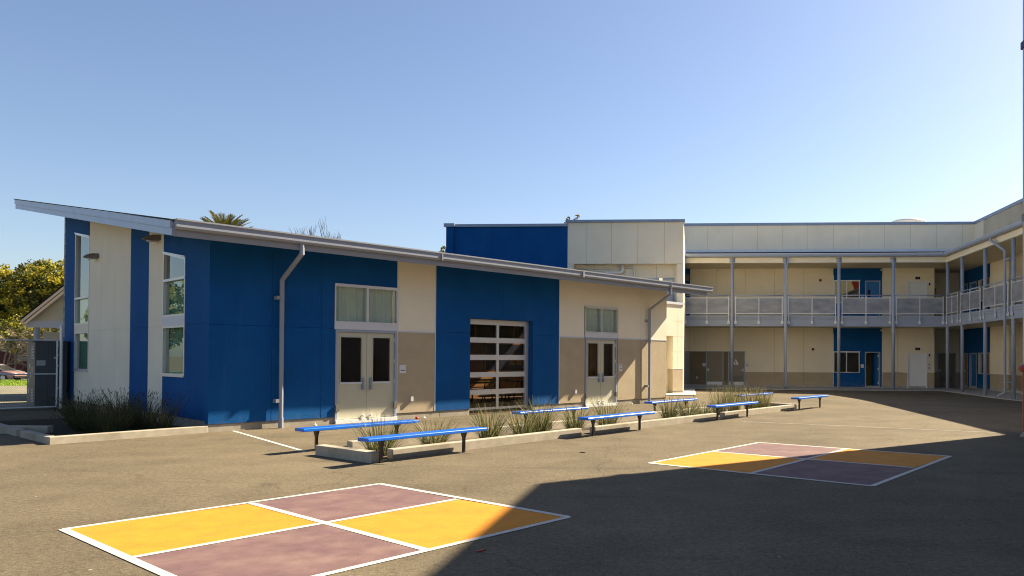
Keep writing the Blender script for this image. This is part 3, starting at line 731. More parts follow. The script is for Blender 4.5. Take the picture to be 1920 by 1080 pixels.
w.panel(6.36, 9.26, 2.05, SL + .05, jx=[7.92]); w.panel(6.36, 7.93, F0 + .05, .77); w.panel(7.93, 8.25, F0 + .05, 2.05); w.panel(9.16, 9.26, F0 + .05, 2.05)
w.panel(6.36, 9.26, 6.40, SOF, jx=[7.92]); w.panel(6.36, 7.93, 4.0, 5.02); w.panel(7.93, 8.25, 4.0, 6.40); w.panel(9.16, 9.26, 4.0, 6.40)
w.build_each('wall', 'blue', cls, 'blue stucco bay with window and door on each floor')
w = MB('F', 0, YW)
for x in (-2.42, 6.33, 9.26): w.box(x, x + .03, -.02, .1, 4.0 if x < 0 else 4.0, SOF - .45)
for x in (6.33, 9.26): w.box(x, x + .03, -.02, .1, F0, SL - .3)
for a, b in ((-2.43, -1.42), (-.33, -.06)): w.box(a, b, -.02, .1, 2.03, 2.05)
for a, b in ((.99, 6.33), ): w.box(a, b, -.02, .1, .78, .80)
w.build_each('trim', 'white', cls)
w = MB('F', 0, YW); w.box(-2.8, 12.385, .012, .2, F0 - .05, -.02); w.build_each('foundation', 'walk', cls)
# dark passage at far left of ground floor
w = MB('F', 0, YW); w.box(-2.8, -2.43, 1.5, 1.6, F0, 2.05); w.build('passage_wall', 'doortaupe', cls)
w = MB('F', 0, YW); w.tube([(-2.72, -.12, .75), (-2.72, -.12, 1.2)], .02, 8); w.tube([(-2.72, 0, .75), (-2.72, -.12, .75)], .015, 8); w.tube([(-2.72, 0, 1.2), (-2.72, -.12, 1.2)], .015, 8); w.build('pull_handle', 'galv', cls)

def door(parent, mode, u0, d0, a, b, z0, z1, m_, frame='steel', kick=False, louver=False, hinge='l', slit=False, fr_w=.06, handle=True, rec=.05):
    f = MB(mode, u0, d0)
    f.box(a, a + fr_w, -.02, .15, z0, z1); f.box(b - fr_w, b, -.02, .15, z0, z1); f.box(a + fr_w, b - fr_w, -.02, .15, z1 - fr_w, z1)
    d = MB(mode, u0, d0); d.box(a + fr_w, b - fr_w, rec, rec + .045, z0 + .01, z1 - fr_w)
    do = d.build('door', m_, parent)
    f.build('door_frame', frame, do)
    hx = a + fr_w + .07 if hinge == 'r' else b - fr_w - .07
    sg = 1 if hinge == 'r' else -1
    if handle:
        h = MB(mode, u0, d0); h.box(hx - .03, hx + .03, rec - .02, rec, z0 + .95, z0 + 1.12); h.tube([(hx, rec - .02, z0 + 1.03), (hx, rec - .07, z0 + 1.03), (hx + sg * .13, rec - .07, z0 + 1.02)], .013, 8)
        h.build('handle', 'galv', do)
    if kick: k = MB(mode, u0, d0); k.box(a + fr_w + .02, b - fr_w - .02, rec - .004, rec, z0 + .05, z0 + .30); k.build('kick_plate', 'galv', do)
    if louver:
        k = MB(mode, u0, d0); p, q = a + fr_w + .15, b - fr_w - .15
        zz0, zz1 = z0 + .36, z0 + .66
        k.box(p, p + .02, rec - .02, rec, zz0, zz1); k.box(q - .02, q, rec - .02, rec, zz0, zz1)
        for i in range(8): k.box(p + .02, q - .02, rec - .018, rec, zz0 + i * .04, zz0 + i * .04 + .018)
        k.build('louvre', 'lamp', do)
    if slit: k = MB(mode, u0, d0); k.box(a + fr_w + .12, a + fr_w + .26, rec - .004, rec, z0 + 1.1, z0 + 1.75); k.build('pane', 'rubber', do)
    return do
door(cls, 'F', 0, YW, -1.42, -.33, F0, 2.05, 'doortaupe', kick=True, hinge='r')
d2 = door(cls, 'F', 0, YW, -.06, .99, F0, 2.05, 'doortaupe', kick=True, louver=True)
w = MB('F', 0, YW); w.prism([(.24, 1.23), (.60, 1.23), (.42, 1.56)], .035, .049); w.build('restroom_symbol', 'white', d2)['label'] = 'white triangle restroom symbol with a standing figure'
w = MB('F', 0, YW); w.prism([(.395, 1.28), (.445, 1.28), (.452, 1.40), (.435, 1.43), (.405, 1.43), (.388, 1.40)], .031, .0345)
w.lathe([(0, 0), (.02, .005), (.02, .03), (0, .036)], (.42, .033, 1.435), 10); w.build('figure', 'signdark', d2)
door(cls, 'F', 0, YW, 10.78, 11.96, F0, 1.98, 'doorwhite', frame='doorwhite', handle=False)
door(cls, 'F', 0, YW, 10.78, 11.96, 4.08, 6.36, 'doorwhite', frame='doorwhite', handle=False)
door(cls, 'F', 0, YW, 8.25, 9.16, 4.08, 6.40, 'doorblue', slit=True)
# elevator fittings
for z in (2.16, 6.47):
    w = MB('F', 0, YW); w.box(11.25, 11.53, -.02, 0, z, z + .16, 0); w.box(11.31, 11.47, -.024, -.019, z + .03, z + .13, 1); w.build('floor_indicator', ['rubber', 'sign_blue'], cls)
for z in (1.74, 6.06):
    w = MB('F', 0, YW); w.box(12.0, 12.14, -.06, 0, z, z + .27, 0); w.box(12.03, 12.11, -.075, -.058, z + .05, z + .20, 1); w.build('wall_light', ['white', 'rubber'], cls)
w = MB('F', 0, YW); w.box(12.0, 12.15, -.02, 0, 1.22, 1.42, 0); w.box(12.0, 12.15, -.02, 0, .98, 1.18, 0); w.box(12.04, 12.10, -.03, -.019, 1.28, 1.34, 1); w.box(12.04, 12.10, -.03, -.019, 1.05, 1.12, 1); w.build('call_panel', ['galv', 'alarm'], cls)
for x, z in ((5.546, 6.42), (5.106, 2.19)):
    w = MB('F', 0, YW); w.box(x - .07, x + .07, -.06, 0, z - .07, z + .07); w.build('fire_alarm', 'alarm', cls)
for x, z in ((-2.6, 6.6), ):
    w = MB('F', 0, YW); w.box(x - .11, x + .11, -.1, 0, z - .2, z + .2); w.build('loudspeaker', 'lamp', cls)
for x in (-.72, 2.2, 6.1, 9.2):
    for z in (SOF - .12, SL - .12):
        w = MB('F', 0, YW); w.lathe([(0, -.05), (.05, -.03), (.06, .03), (.03, .05)], (x, -.07, z), 10); w.build_each('camera_dome', 'white', cls)
w = MB('F', 0, YW); w.box(-2.0, -1.93, -.04, 0, .35, .47); w.build('outlet_cover', 'galv', cls)
# windows of the blue bay
for z0, z1 in ((.77, 2.05), (5.02, 6.40)):
    w = MB('F', 0, YW)
    a, b = 6.36, 7.93; f_ = .045
    w.box(a, a + f_, -.02, .12, z0, z1); w.box(b - f_, b, -.02, .12, z0, z1); w.box(a + f_, b - f_, -.02, .12, z1 - f_, z1); w.box(a + f_, b - f_, -.02, .12, z0, z0 + f_)
    mm = (a + b) / 2 - .0; w.box(mm - .025, mm + .025, -.02, .12, z0 + f_, z1 - f_); w.box(a - .03, b + .03, -.04, .02, z1, z1 + .03)
    o = w.build('window', 'alu', cls)
    for p, q in ((a + f_, mm - .025), (mm + .025, b - f_)):
        g = MB('F', 0, YW); g.box(p, q, .05, .056, z0 + f_, z1 - f_); g.build('pane', 'glass_c', o)
# open classroom door with room behind
w = MB('F', 0, YW); a, b = 8.25, 9.16
w.box(a, a + .06, -.02, .15, F0, 2.05); w.box(b - .06, b, -.02, .15, F0, 2.05); w.box(a + .06, b - .06, -.02, .15, 1.99, 2.05)
od = w.build('door_frame', 'steel', cls)
w = MB('F', 0, YW); w.hexa([(9.04, .12, F0 + .01), (9.09, .12, F0 + .01), (8.93, .95, F0 + .01), (8.87, .94, F0 + .01), (9.04, .12, 1.98), (9.09, .12, 1.98), (8.93, .95, 1.98), (8.87, .94, 1.98)])
dd = w.build('door', 'doorblue', cls); dd['label'] = 'blue classroom door standing open inwards'
w = MB('F', 0, YW)
for z in (.1, .95, 1.75): w.box(9.035, 9.095, .06, .118, z, z + .12)
w.build_each('hinge', 'white', dd)
w = MB('F', 0, YW); i0 = len(w.v)
x0_, x1_, y0_, y1_, z0_, z1_ = 6.0, 10.6, .21, 3.2, F0 - .0, 3.3
for (p, m_) in (([(x0_, y1_, z0_), (x1_, y1_, z0_), (x1_, y1_, z1_), (x0_, y1_, z1_)], 0), ([(x0_, y0_, z0_), (x0_, y1_, z0_), (x0_, y1_, z1_), (x0_, y0_, z1_)], 0), ([(x1_, y0_, z0_), (x1_, y1_, z0_), (x1_, y1_, z1_), (x1_, y0_, z1_)], 0),
                ([(x0_, y0_, z0_), (x1_, y0_, z0_), (x1_, y1_, z0_), (x0_, y1_, z0_)], 1), ([(x0_, y0_, z1_), (x1_, y0_, z1_), (x1_, y1_, z1_), (x0_, y1_, z1_)], 0)):
    w.add(p, [(0, 1, 2, 3)], m_)
for (p, m_) in (([(x0_, y1_, 4.05), (x1_, y1_, 4.05), (x1_, y1_, SOF), (x0_, y1_, SOF)], 0), ([(x0_, y0_, 4.05), (x1_, y0_, 4.05), (x1_, y1_, 4.05), (x0_, y1_, 4.05)], 1)):
    w.add(p, [(0, 1, 2, 3)], m_)
w.build('room_interior', ['inner_tan', 'carpet'], cls, recalc=False)
w = MB('F', 0, YW); w.box(8.75, 9.05, 3.1, 3.18, .85, 2.4, 0); w.box(8.84, 8.97, 3.09, 3.1, .9, 2.3, 1)
for i in range(7): w.box(8.87 + (i % 2) * .02, 8.94, 3.085, 3.09, .98 + i * .13, 1.06 + i * .13, 2)
w.build('banner', ['teal', 'tealdk', 'orange'], cls)
# recess between the wings
w = MB('F', 0, 5.4); w.panel(12.385, XW, 4.0, SOF, th=.15); w.panel(12.385, 13.40, .80, SL + .05, th=.15); w.panel(13.40, 14.52, 2.02, SL + .05, th=.15); w.panel(14.52, XW, .8, SL + .05, th=.15)
w.build_each('wall', 'cream', cls, 'cream wall at the back of the corner recess')
w = MB('F', 0, 5.4); w.panel(12.385, 13.40, F0, .78, th=.15); w.panel(14.52, XW, F0, .78, th=.15); w.build_each('wall', 'taupe', cls)
door(cls, 'F', 0, 5.4, 13.40, 14.52, F0, 2.02, 'doortaupe', louver=True, kick=False, hinge='r')
w = MB('F', 0, 5.4); w.box(12.55, 13.28, -.05, 0, 4.05, 6.15); w.build('cupboard', 'doortaupe', cls)
# right wing wall (mode B: u = y, d = x)
def wpan(mb, a, b, z0, z1, **k): mb.panel(a, b, z0, z1, **k)
w = MB('B', 0, XW)
for zo, zt in ((F0 + .04, SL + .05), (4.0, SOF)):
    hz = 2.02 if zo < 1 else 6.34; sz = .76 if zo < 1 else 5.05
    w.panel(4.70, 5.4, zo, zt); w.panel(3.72, 4.0, zo, zt); w.panel(2.16, 2.50, zo, zt)
    w.panel(4.0, 4.70, hz, zt); w.panel(2.50, 3.72, hz, zt); w.panel(.56, 2.16, hz, zt); w.panel(.56, 2.16, zo, sz)
w.build_each('wall', 'blue', cls, 'blue stucco bay of the right wing')
w = MB('B', 0, XW); w.panel(-24, .54, .80, SL + .05, jx=[-2.0, -4, -6, -8]); w.panel(-24, .54, 4.0, SOF, jx=[-2.0, -4, -6]); w.build_each('wall', 'cream', cls, 'cream stucco wall of the right wing')
w = MB('B', 0, XW); w.panel(-24, .54, .02, .78, jx=[-2.0, -4, -6, -8]); w.build_each('wall', 'taupe', cls, 'taupe base of the right wing')
w = MB('B', 0, XW); w.box(-24, 5.4, .012, .2, F0 - .05, .015); w.build_each('foundation', 'walk', cls)
w = MB('B', 0, XW); w.box(-24, .54, -.015, .05, .78, .80); w.build_each('trim', 'coping', cls)
for zo, hz in ((F0, 2.02), (4.08, 6.34)):
    door(cls, 'B', 0, XW, 4.0, 4.70, zo, hz, 'wood' if zo < 1 else 'doorblue', hinge='l')
    door(cls, 'B', 0, XW, 2.50, 3.72, zo, hz, 'doorblue', frame='steel', hinge='r', fr_w=.09, rec=.10)
    z0 = .76 if zo < 1 else 5.05
    w = MB('B', 0, XW); a, b = .56, 2.16
    w.box(a, a + .05, -.03, .12, z0, hz); w.box(b - .05, b, -.06, .12, z0, hz); w.box(a + .05, b - .05, -.03, .12, hz - .05, hz); w.box(a + .05, b - .05, -.03, .12, z0, z0 + .05)
    o = w.build('window', 'alu', cls)
    g = MB('B', 0, XW); g.box(a + .05, b - .05, .05, .056, z0 + .05, hz - .05); g.build('pane', 'glass_green', o)
w = MB('B', 0, XW); w.box(-24, 5.4, .22, .3, F0, SOF); w.build('inner_wall', 'inner', cls)
w = MB('B', 0, XW)
for y in (1.0, -2.6):
    w.lathe([(0, -.05), (.05, -.03), (.06, .03), (.03, .05)], (y, -.06, SOF - .35 if y < 0 else SL - .25), 10)
w.build_each('camera_dome', 'rubber', cls)

# upper floor slab, edge beam, soffits, roof over walkway -- L shaped
YE = -24
w = MB(); w.flat([(-2.775, .02), (XC + .0, .02), (XC + .0, YE), (XW, YE), (XW, 5.4), (12.385, 5.4), (12.385, YW), (-2.775, YW)], SL + .02, MIDF)
w.build('walkway_slab', 'canopy', cls)
w = MB()
w.box(-2.775, XC, -.10, .02, SL, 3.98); w.box(-2.775, XC - .04, -.14, -.10, 3.98, 4.08); w.box(-2.775, XC - .04, -.135, .02, 3.86, 3.885)
w.box(XC - .10, XC + .02, YE, -.10, SL, 3.98); w.box(XC - .14, XC - .10, YE, -.14, 3.98, 4.08); w.box(XC - .135, XC, YE, -.135, 3.86, 3.885)
w.box(-2.775, XC, -.10, .02, 3.981, 4.08); w.box(XC - .10, XC + .02, YE, -.101, 3.981, 4.08)
w.build_each('edge_beam', 'steel', cls)
w = MB(); w.flat([(-2.775, .1), (XC - .1 + .2, .1), (XC + .1, YE), (XW, YE), (XW, 5.4), (12.385, 5.4), (12.385, YW), (-2.775, YW)], SOF, SOF + .25)
w.build('soffit', 'canopy', cls)
w = MB(); w.box(-2.775, XC, -.10, .10, SOF - .02, 7.43); w.box(XC - .10, XC + .10, YE, -.10, SOF - .02, 7.43)
w.box(-2.775, XC, -.125, -.10, SOF - .02, SOF + .012); w.box(XC - .125, XC - .10, YE, -.125, SOF - .02, SOF + .012)
w.build_each('roof_beam', 'cream', cls)
w = MB()
w.along([(-.10, 7.44), (-.33, 7.44), (-.38, 7.50), (-.38, 7.62), (-.36, 7.635), (-.10, 7.635)], -2.9, XC - .38)
o = w.build('gutter', 'steel', cls)
w = MB('B'); w.along([(XC - .10, 7.44), (XC - .33, 7.44), (XC - .38, 7.50), (XC - .38, 7.62), (XC - .36, 7.635), (XC - .10, 7.635)], YE, -.38); w.box(YE, -.10, XC - .10, XC - .09, 7.44, 7.63)
w.flat([(-.38, XC - .38), (-.10, XC - .38), (-.10, XC - .10), (-.38, XC - .10)], 7.441, 7.634)
w.build('gutter', 'steel', cls)
w = MB()      # low roof of walkway
w.add([(-2.8, -.2, 7.60), (XC - .2, -.2, 7.60), (XW, YW, 7.98), (-2.8, YW, 7.98), (-2.8, -.2, 7.66), (XC - .2, -.2, 7.66), (XW, YW, 8.04), (-2.8, YW, 8.04)], [(0, 3, 2, 1), (4, 5, 6, 7), (0, 1, 5, 4), (1, 2, 6, 5), (2, 3, 7, 6), (3, 0, 4, 7)])
w.add([(XC - .2, YE, 7.60), (XW, YE, 7.98), (XW, YW, 7.98), (XC - .2, -.2, 7.60), (XC - .2, YE, 7.66), (XW, YE, 8.04), (XW, YW, 8.04), (XC - .2, -.2, 7.66)], [(0, 3, 2, 1), (4, 5, 6, 7), (0, 1, 5, 4), (1, 2, 6, 5), (2, 3, 7, 6), (3, 0, 4, 7)])
w.build('walkway_roof', 'gutter', cls)
w = MB(); w.box(-2.8, XW - .25, YW - .18, YW, 8.03, 8.125); w.build('shadow_gap_strip', 'black', cls)  # black strip painting in the shadow line between flashing and gutter
w = MB(); w.box(-2.8, XW - .25, YW - .25, YW, 8.13, 8.29); w.box(XW - .25, XW, YE, YW, 8.13, 8.29)
w.build_each('flashing', 'flash', cls)
jp = [-1.34, .205, 1.725, 3.26, 4.78, 6.33, 7.87, 9.41, 10.95, 12.51, 14.04]
w = MB('F', 0, YW); w.panel(-2.8, XW + .2, 8.29, 9.80, jx=jp); w.build('parapet', 'cream', cls)
w = MB('B', 0, XW); w.panel(YE, YW, 8.29, 9.80, jx=[1.5, -.1, -1.7, -3.3, -4.9, -6.5]); w.build('parapet', 'cream', cls)
w = MB(); w.box(-2.86, XW + .25, YW - .06, YW + .25, 9.80, 9.965); w.box(XW - .06, XW + .25, YE, YW - .06, 9.80, 9.965)
for x in (0.9, 4.0, 7.1, 10.2, 13.3): w.box(x, x + .02, YW - .064, YW + .2, 9.803, 9.969)
w.build_each('coping', 'coping', cls)
w = MB(); w.box(-2.8, 30, YW + .2, 18, 7.6, 8.2); w.box(XW + .2, 30, YE, YW + .2, 7.6, 8.2); w.build('main_roof', 'gutter', cls)
w = MB(); w.box(-2.8, 30, 17.8, 18, F0, 8.0); w.box(29.8, 30, YE, 17.8, F0, 8.0); w.box(XW + .3, 29.8, YE, YE + .2, F0, 8.0); w.build('back_wall', 'cream', cls)
w = MB(); n = 28
w.lathe([(.0, .0), (1.05, .0), (1.05, .05), (1.0, .10), (.85, .17), (.55, .23), (.25, .26), (.0, .265)], (11.45, YW + 2.2, 10.30), n)
w.lathe([(.8, -1.9), (.8, 0), (.78, .02)], (11.45, YW + 2.2, 10.30), 20)
for i in range(24):
    a = 2 * math.pi * i / 24; w.box(11.45 + 1.0 * math.cos(a) - .02, 11.45 + 1.0 * math.cos(a) + .02, YW + 2.2 + 1.0 * math.sin(a) - .02, YW + 2.2 + 1.0 * math.sin(a) + .02, 10.16, 10.30)
w.build('roof_ventilator', 'galv', cls)

# columns
cols = [(.012, 0), (3.05, 0), (6.07, 0), (9.12, 0), (XC, 0), (XC, -2.30), (XC, -5.45), (XC, -8.7), (XC, -11.9), (XC, -15.1)]
for x, y in cols:
    w = MB(); w.tube([(x, y - .19 if y == 0 and x < XC - 1 else y, F0 - .04), (x, y - .19 if y == 0 and x < XC - 1 else y, SOF - .02)], .092, 16)
    if y == 0 and x < XC - 1: w.box(x - .16, x + .16, -.12, -.104, 7.16, 7.4)
    o = w.build('column', 'steel', cls, smooth=False)
    for p in o.data.polygons: p.use_smooth = len(p.vertices) == 4
# downspouts of the walkway roof
w = MB(); w.tube([(3.20, -.3, 7.46), (3.20, -.3, 7.30), (3.08, -.36, 6.75), (3.08, -.36, 0.05)], .05, 10); w.build('downspout', 'steel', cls)
w = MB(); w.tube([(XC - .30, -6.9, 7.46), (XC - .30, -6.9, 7.30), (XC - .22, -8.30, 6.62), (XC - .22, -8.30, .15), (XC - .42, -8.05, -.05)], .055, 10)
for z in (6.2, .6): w.box(XC - .22, XC - .08, -8.7, -8.30, z - .03, z + .03)
w.build('downspout', 'steel', cls)
# railing
def railing(p0, p1, spans, mode, d0):
    """spans: list of (a, b) between columns"""
    for a, b in spans:
        r = MB(mode, 0, d0)
        r.tube([(a - .02, 0, 5.245), (b + .02, 0, 5.245)], .033, 10, 0)
        o = r.build('handrail', 'steel', cls, smooth=True)
        s = MB(mode, 0, d0)
        n = 2 if abs(b - a) > 1.6 else 1
        xs = [a + (b - a) * i / n for i in range(n + 1)]
        for x in xs:
            xx = min(max(x, a + .05), b - .05)
            s.box(xx - .022, xx + .022, -.03, .012, 3.66, 5.22)
            s.box(xx - .075, xx + .075, -.008, .02, 3.60, 3.78); s.box(xx - .03, xx + .03, -.06, .0, 3.62, 3.74)
        s.box(a, b, -.014, .010, 5.075, 5.115); s.box(a, b, -.014, .010, 4.185, 4.225)
        s.build('railing_frame', 'galv', o)
        q = MB(mode, 0, d0)
        q.box(a + .05, b - .05, -.004, .0, 4.225, 5.075); q.build('railing_panel', 'perf', o)
railing(0, 0, [(-2.74, -.14), (.16, 2.92), (3.18, 5.94), (6.20, 8.99), (9.25, XC - .25)], 'F', -.165)
railing(0, 0, [(-2.15, -.30), (-5.30, -2.45), (-8.55, -5.60), (-11.75, -8.85)], 'B', XC - .165)
# ground walk (concrete)
w = MB()
def W2(x, y): return (PW[0] + x * math.cos(RW_) - y * math.sin(RW_), PW[1] + x * math.sin(RW_) + y * math.cos(RW_))
for (a, b, c, d) in (((-2.5, -.42), (XC - .42, -.42), (XC - .42, 3.0), (-2.5, 3.0)),):
    pass
w.flat([W2(-2.55, -.42), W2(XC - .42, -.42), W2(XC - .42, YE), W2(XW + .1, YE), W2(XW + .1, 5.5), W2(12.3, 5.5), W2(12.3, YW + .1), W2(-2.9, YW + .1), W2(-2.9, -9.5), W2(-2.62, -9.9)], -.40, F0)
w.flat([(1.3, 33.4), (2.2, 33.35), (2.75, 34.9), W2(-2.55, -.42), W2(-2.62, -6)], -.3, F0 + .09) if False else None
struct(w.build('walkway_pavement', 'walk'))
w = MB(); sheet(w, [(1.0, 32.0), (2.40, 32.6), (3.08, 43.0), (1.9, 43.2)], .03, n=10)
struct(w.build('apron', 'walk', recalc=False))
def W3(x, y, z): p = W2(x, y); return (p[0], p[1], z)
tx2 = [(-.06 + i * .02, -.06 + i * .02 + .014, -.05, -.015) for i in range(6)]
sign('door_sign', 'small white sign left of the left taupe restroom door', W3(-1.535, YW, 1.20), RW_, .19, .20, tx2)
sign('door_sign', 'small pale sign right of the taupe door with the white triangle', W3(1.118, YW, 1.20), RW_, .19, .20, tx2[:5])
sign('door_sign', 'small white room sign on the blue bay beside the open classroom door', W3(8.09, YW, 1.18), RW_, .19, .22, tx2[1:4])
sign('door_sign', 'small white room sign on the upper blue bay above the railing', W3(8.09, YW, 5.25), RW_, .19, .34, tx2[1:4])

# ------------------------------------------------------------------ near building at right edge
nb = thing('neighbouring_building', 'tall pale stucco building whose corner shows at the right edge of the photo', 'building', (8.545, 16.75, 0), R(-3.74))
w = MB()
w.box(0, 26, -22, -21.8, 0, 9.75); w.box(0, .25, -21.8, 0, 0, 9.75); w.box(.25, 26, -.25, 0, 0, 9.75); w.box(25.75, 26, -21.8, -.25, 0, 9.75); w.box(.25, 25.75, -21.8, -.25, 9.4, 9.7)
w.build_each('wall', 'stone', nb)
w = MB(); w.box(-.028, .1, -.12, .05, 8.62, 8.78); w.build('bracket', 'plum', nb)
w = MB(); w.prism([(-.02, 4.74), (.10, 4.74), (.10, 4.9), (-.012, 4.9)], -.1, .02); w.build('wall_light', 'lamp', nb)
# mural on its sunny far face (seen as a reflection in the upper windows)
w = MB(); w.box(5.5, 13, 0, .02, 7.7, 9.6); mu = w.build('mural', 'mural_red', nb)
w = MB(); w.prism([(5.5, 7.7), (8.2, 7.7), (9.0, 8.0), (8.75, 8.9), (8.45, 9.6), (5.5, 9.6)], .021, .026)
w.prism([(8.9, 7.7), (13, 7.7), (13, 8.2), (11.2, 8.5), (9.7, 8.3)], .021, .026); w.build('painted_shape', 'mural_cream', mu)
w = MB(); x = 9.35       # cream letters
for st in ([(0, .1, 0, .5), (.1, .34, 0, .1), (.1, .34, .4, .5), (.24, .34, .1, .24), (.16, .24, .18, .26)], [(0, .42, .4, .5), (.16, .26, 0, .4)], [(0, .34, 0, .1), (.24, .34, .1, .2), (0, .34, .2, .3), (0, .1, .3, .4), (0, .34, .4, .5)]):
    for u0, u1, z0, z1 in st: w.box(x + u0, x + u1, .021, .027, 8.85 + z0, 8.85 + z1)
    x += .46
w.build('lettering', 'mural_cream', mu)

# red post
rp = thing('red_post', 'dark red metal post with a domed cap at the right edge of the photo', 'post', (8.235, 15.95, 0))
w = MB(); w.tube([(0, 0, 0), (0, 0, 1.46)], .095, 20); w.build('shaft', 'red', rp)
w = MB(); w.lathe([(.10, 1.38), (.155, 1.40), (.178, 1.44), (.17, 1.49), (.125, 1.53), (.06, 1.55), (0, 1.555)], n=22); w.build('cap', 'red', rp, smooth=True)
w = MB(); w.lathe([(.15, 0), (.14, .04), (.11, .055), (.096, .10)], n=20); w.build('base_collar', 'concrete', rp)

# ------------------------------------------------------------------ rain garden: frame P
PP = (-3.985, 11.506, 0); DP = 36.5; RP = R(90 - DP)
def P2(x, y): return (PP[0] + x * math.cos(RP) - y * math.sin(RP), PP[1] + x * math.sin(RP) + y * math.cos(RP))
def P3(x, y, dz=0.0): p = P2(x, y); return (p[0], p[1], gz(*p) + dz)
def kerb_geo(l, wd, h):
    m_ = MB(); m_.box(0, l, 0, wd, -.12, h); return m_
def kerb(loc, rz, l, label, wd=.16, h=.155, group='concrete kerbs round the planting strip'):
    o = kerb_geo(l, wd, h).build('concrete_kerb', 'concrete', bevel=.012); o.location = loc; o.rotation_euler = (0, 0, rz)
    return tag(o, label, 'kerb', group)
for a, b, lb in ((.40, 5.0, 'nearest front kerb length, starting behind the first front bench'), (5.43, 10.55, 'middle front kerb length, between the second and third front benches'), (10.92, 15.35, 'farthest front kerb length, ending at the last front bench')):
    kerb(P3(a, .27), RP, b - a, lb)
for a, b, lb in ((.60, 5.15, 'nearest back kerb length, behind the first grass clumps'), (5.62, 10.3, 'middle back kerb length, with its end visible under the second back bench'), (10.75, 15.5, 'farthest back kerb length, nearly hidden by tall straw grass')):
    kerb(P3(a, 1.72), RP, b - a, lb, h=.16)
kerb(P3(.08, .10), RP + R(90), 1.58, 'short cross kerb closing the near end of the planting strip', wd=.18, h=.165)
kerb(P3(15.75, .30), RP + R(90), 1.6, 'short cross kerb closing the far end of the planting strip', wd=.18, h=.16)
w = MB(); a_, b_, c_, d_ = P2(.08, .43), P2(15.57, .43), P2(15.57, 1.72), P2(.08, 1.72); sheet(w, [a_, b_, c_, d_], .012, n=14)
struct(w.build('planting_bed', 'soil', recalc=False))

def make_bench(loc, label):
    t = thing('park_bench', label, 'bench', loc, RP, 'blue backless benches along the planting strip')
    s = MB()
    for k in range(3): s.box(-.31 + .012, 2.02 - .012, -.12 + k * .083, -.12 + k * .083 + .073, .372, .412)
    prof = [(-.142, .362), (-.128, .355), (-.120, .357), (-.120, .412), (-.130, .412), (-.142, .402)]
    s.along(prof, -.31, 2.02); s.along([(-d, z) for d, z in prof], -.31, 2.02)
    for x in (-.31, 2.008): s.box(x, x + .012, -.12, .12, .358, .411)
    for x in (.3, .86, 1.42): s.box(x - .02, x + .02, -.12, .12, .352, .371)
    s.build('seat', 'bench', t, bevel=.004)
    for x in (0, 1.62):
        l = MB(); l.box(x - .021, x + .021, -.021, .021, -.08, .34)
        l.hexa([(x - .0215, -.0215, .25), (x + .0215, -.0215, .25), (x + .0215, .0215, .25), (x - .0215, .0215, .25), (x - .030, -.055, .354), (x + .030, -.055, .354), (x + .030, .055, .354), (x - .030, .055, .354)])
        lo = l.build('leg', 'post', t)
        f = MB(); f.lathe([(.15, -.03), (.15, .006), (0, .0065)], (x, 0, 0), 14); f.build('footing', 'soil', lo)
    return t
ordn = ['nearest', 'second', 'third', 'farthest']
b0 = None
for row, (yo, xo) in (('front', (0, 0)), ('back', (2.16, .2))):
    for i in range(4):
        loc = P3(i * 5.04 + xo, yo); lb = {'front': ['nearest blue bench, in front of the grass beside the short cross kerb', 'second blue bench of the front row, below the farther beige doors', 'third blue bench of the front row, before the straw grass', 'last blue bench of the front row, at the far end by the shaded asphalt'],
              'back': ['blue bench behind the short cross kerb, below the first beige doors', 'blue bench in the back row below the glazed roll-up door', 'blue bench in the back row below the farther downspout', 'farthest blue bench, behind the tall straw grass']}[row][i]
        if b0 is None: b0 = make_bench(loc, lb)
        else: copy_thing(b0, loc, RP, lb)

# ------------------------------------------------------------------ grasses
def tuft_mesh(n, h0, h1, spread, base, rng, mats_w, nseed=0, lean=.5, wd=.0045):
    m_ = MB()
    for i in range(n):
        a = rng.uniform(0, 2 * math.pi); r = base * math.sqrt(rng.random()); x, y = r * math.cos(a), r * math.sin(a)
        h = rng.uniform(h0, h1); ln = spread * rng.random() ** .8; a2 = a + rng.uniform(-.9, .9)
        dx, dy = math.cos(a2) * ln, math.sin(a2) * ln
        w_ = wd * rng.uniform(.7, 1.5); b = rng.uniform(0, math.pi); wx, wy = math.cos(b) * w_, math.sin(b) * w_
        k = rng.choices(range(len(mats_w)), mats_w)[0]; pts = []
        dr = rng.uniform(.0, .3) * h if rng.random() < .3 else 0
        for s_, sc in ((0, 1), (.35, .95), (.7, .7), (1, .15)):
            t = s_ * s_ * lean + s_ * (1 - lean)
            pts.append((x + dx * t, y + dy * t, h * s_ - dr * s_ ** 4, sc))
        vs = []
        for (px, py, pz, sc) in pts: vs += [(px - wx * sc, py - wy * sc, pz), (px + wx * sc, py + wy * sc, pz)]
        m_.add(vs, [(2 * j, 2 * j + 1, 2 * j + 3, 2 * j + 2) for j in range(3)], k)
        if i < nseed:
            px, py, pz, _ = pts[-1]; l = rng.uniform(.03, .07); e = .007
            m_.add([(px - e, py, pz), (px + e, py, pz), (px, py + e, pz), (px + dx * .12, py + dy * .12, pz + l), (px, py, pz - l * .6)], [(0, 1, 3), (1, 2, 3), (2, 0, 3), (0, 4, 1), (1, 4, 2), (2, 4, 0)], len(mats_w))
    return m_
rng = random.Random(3)
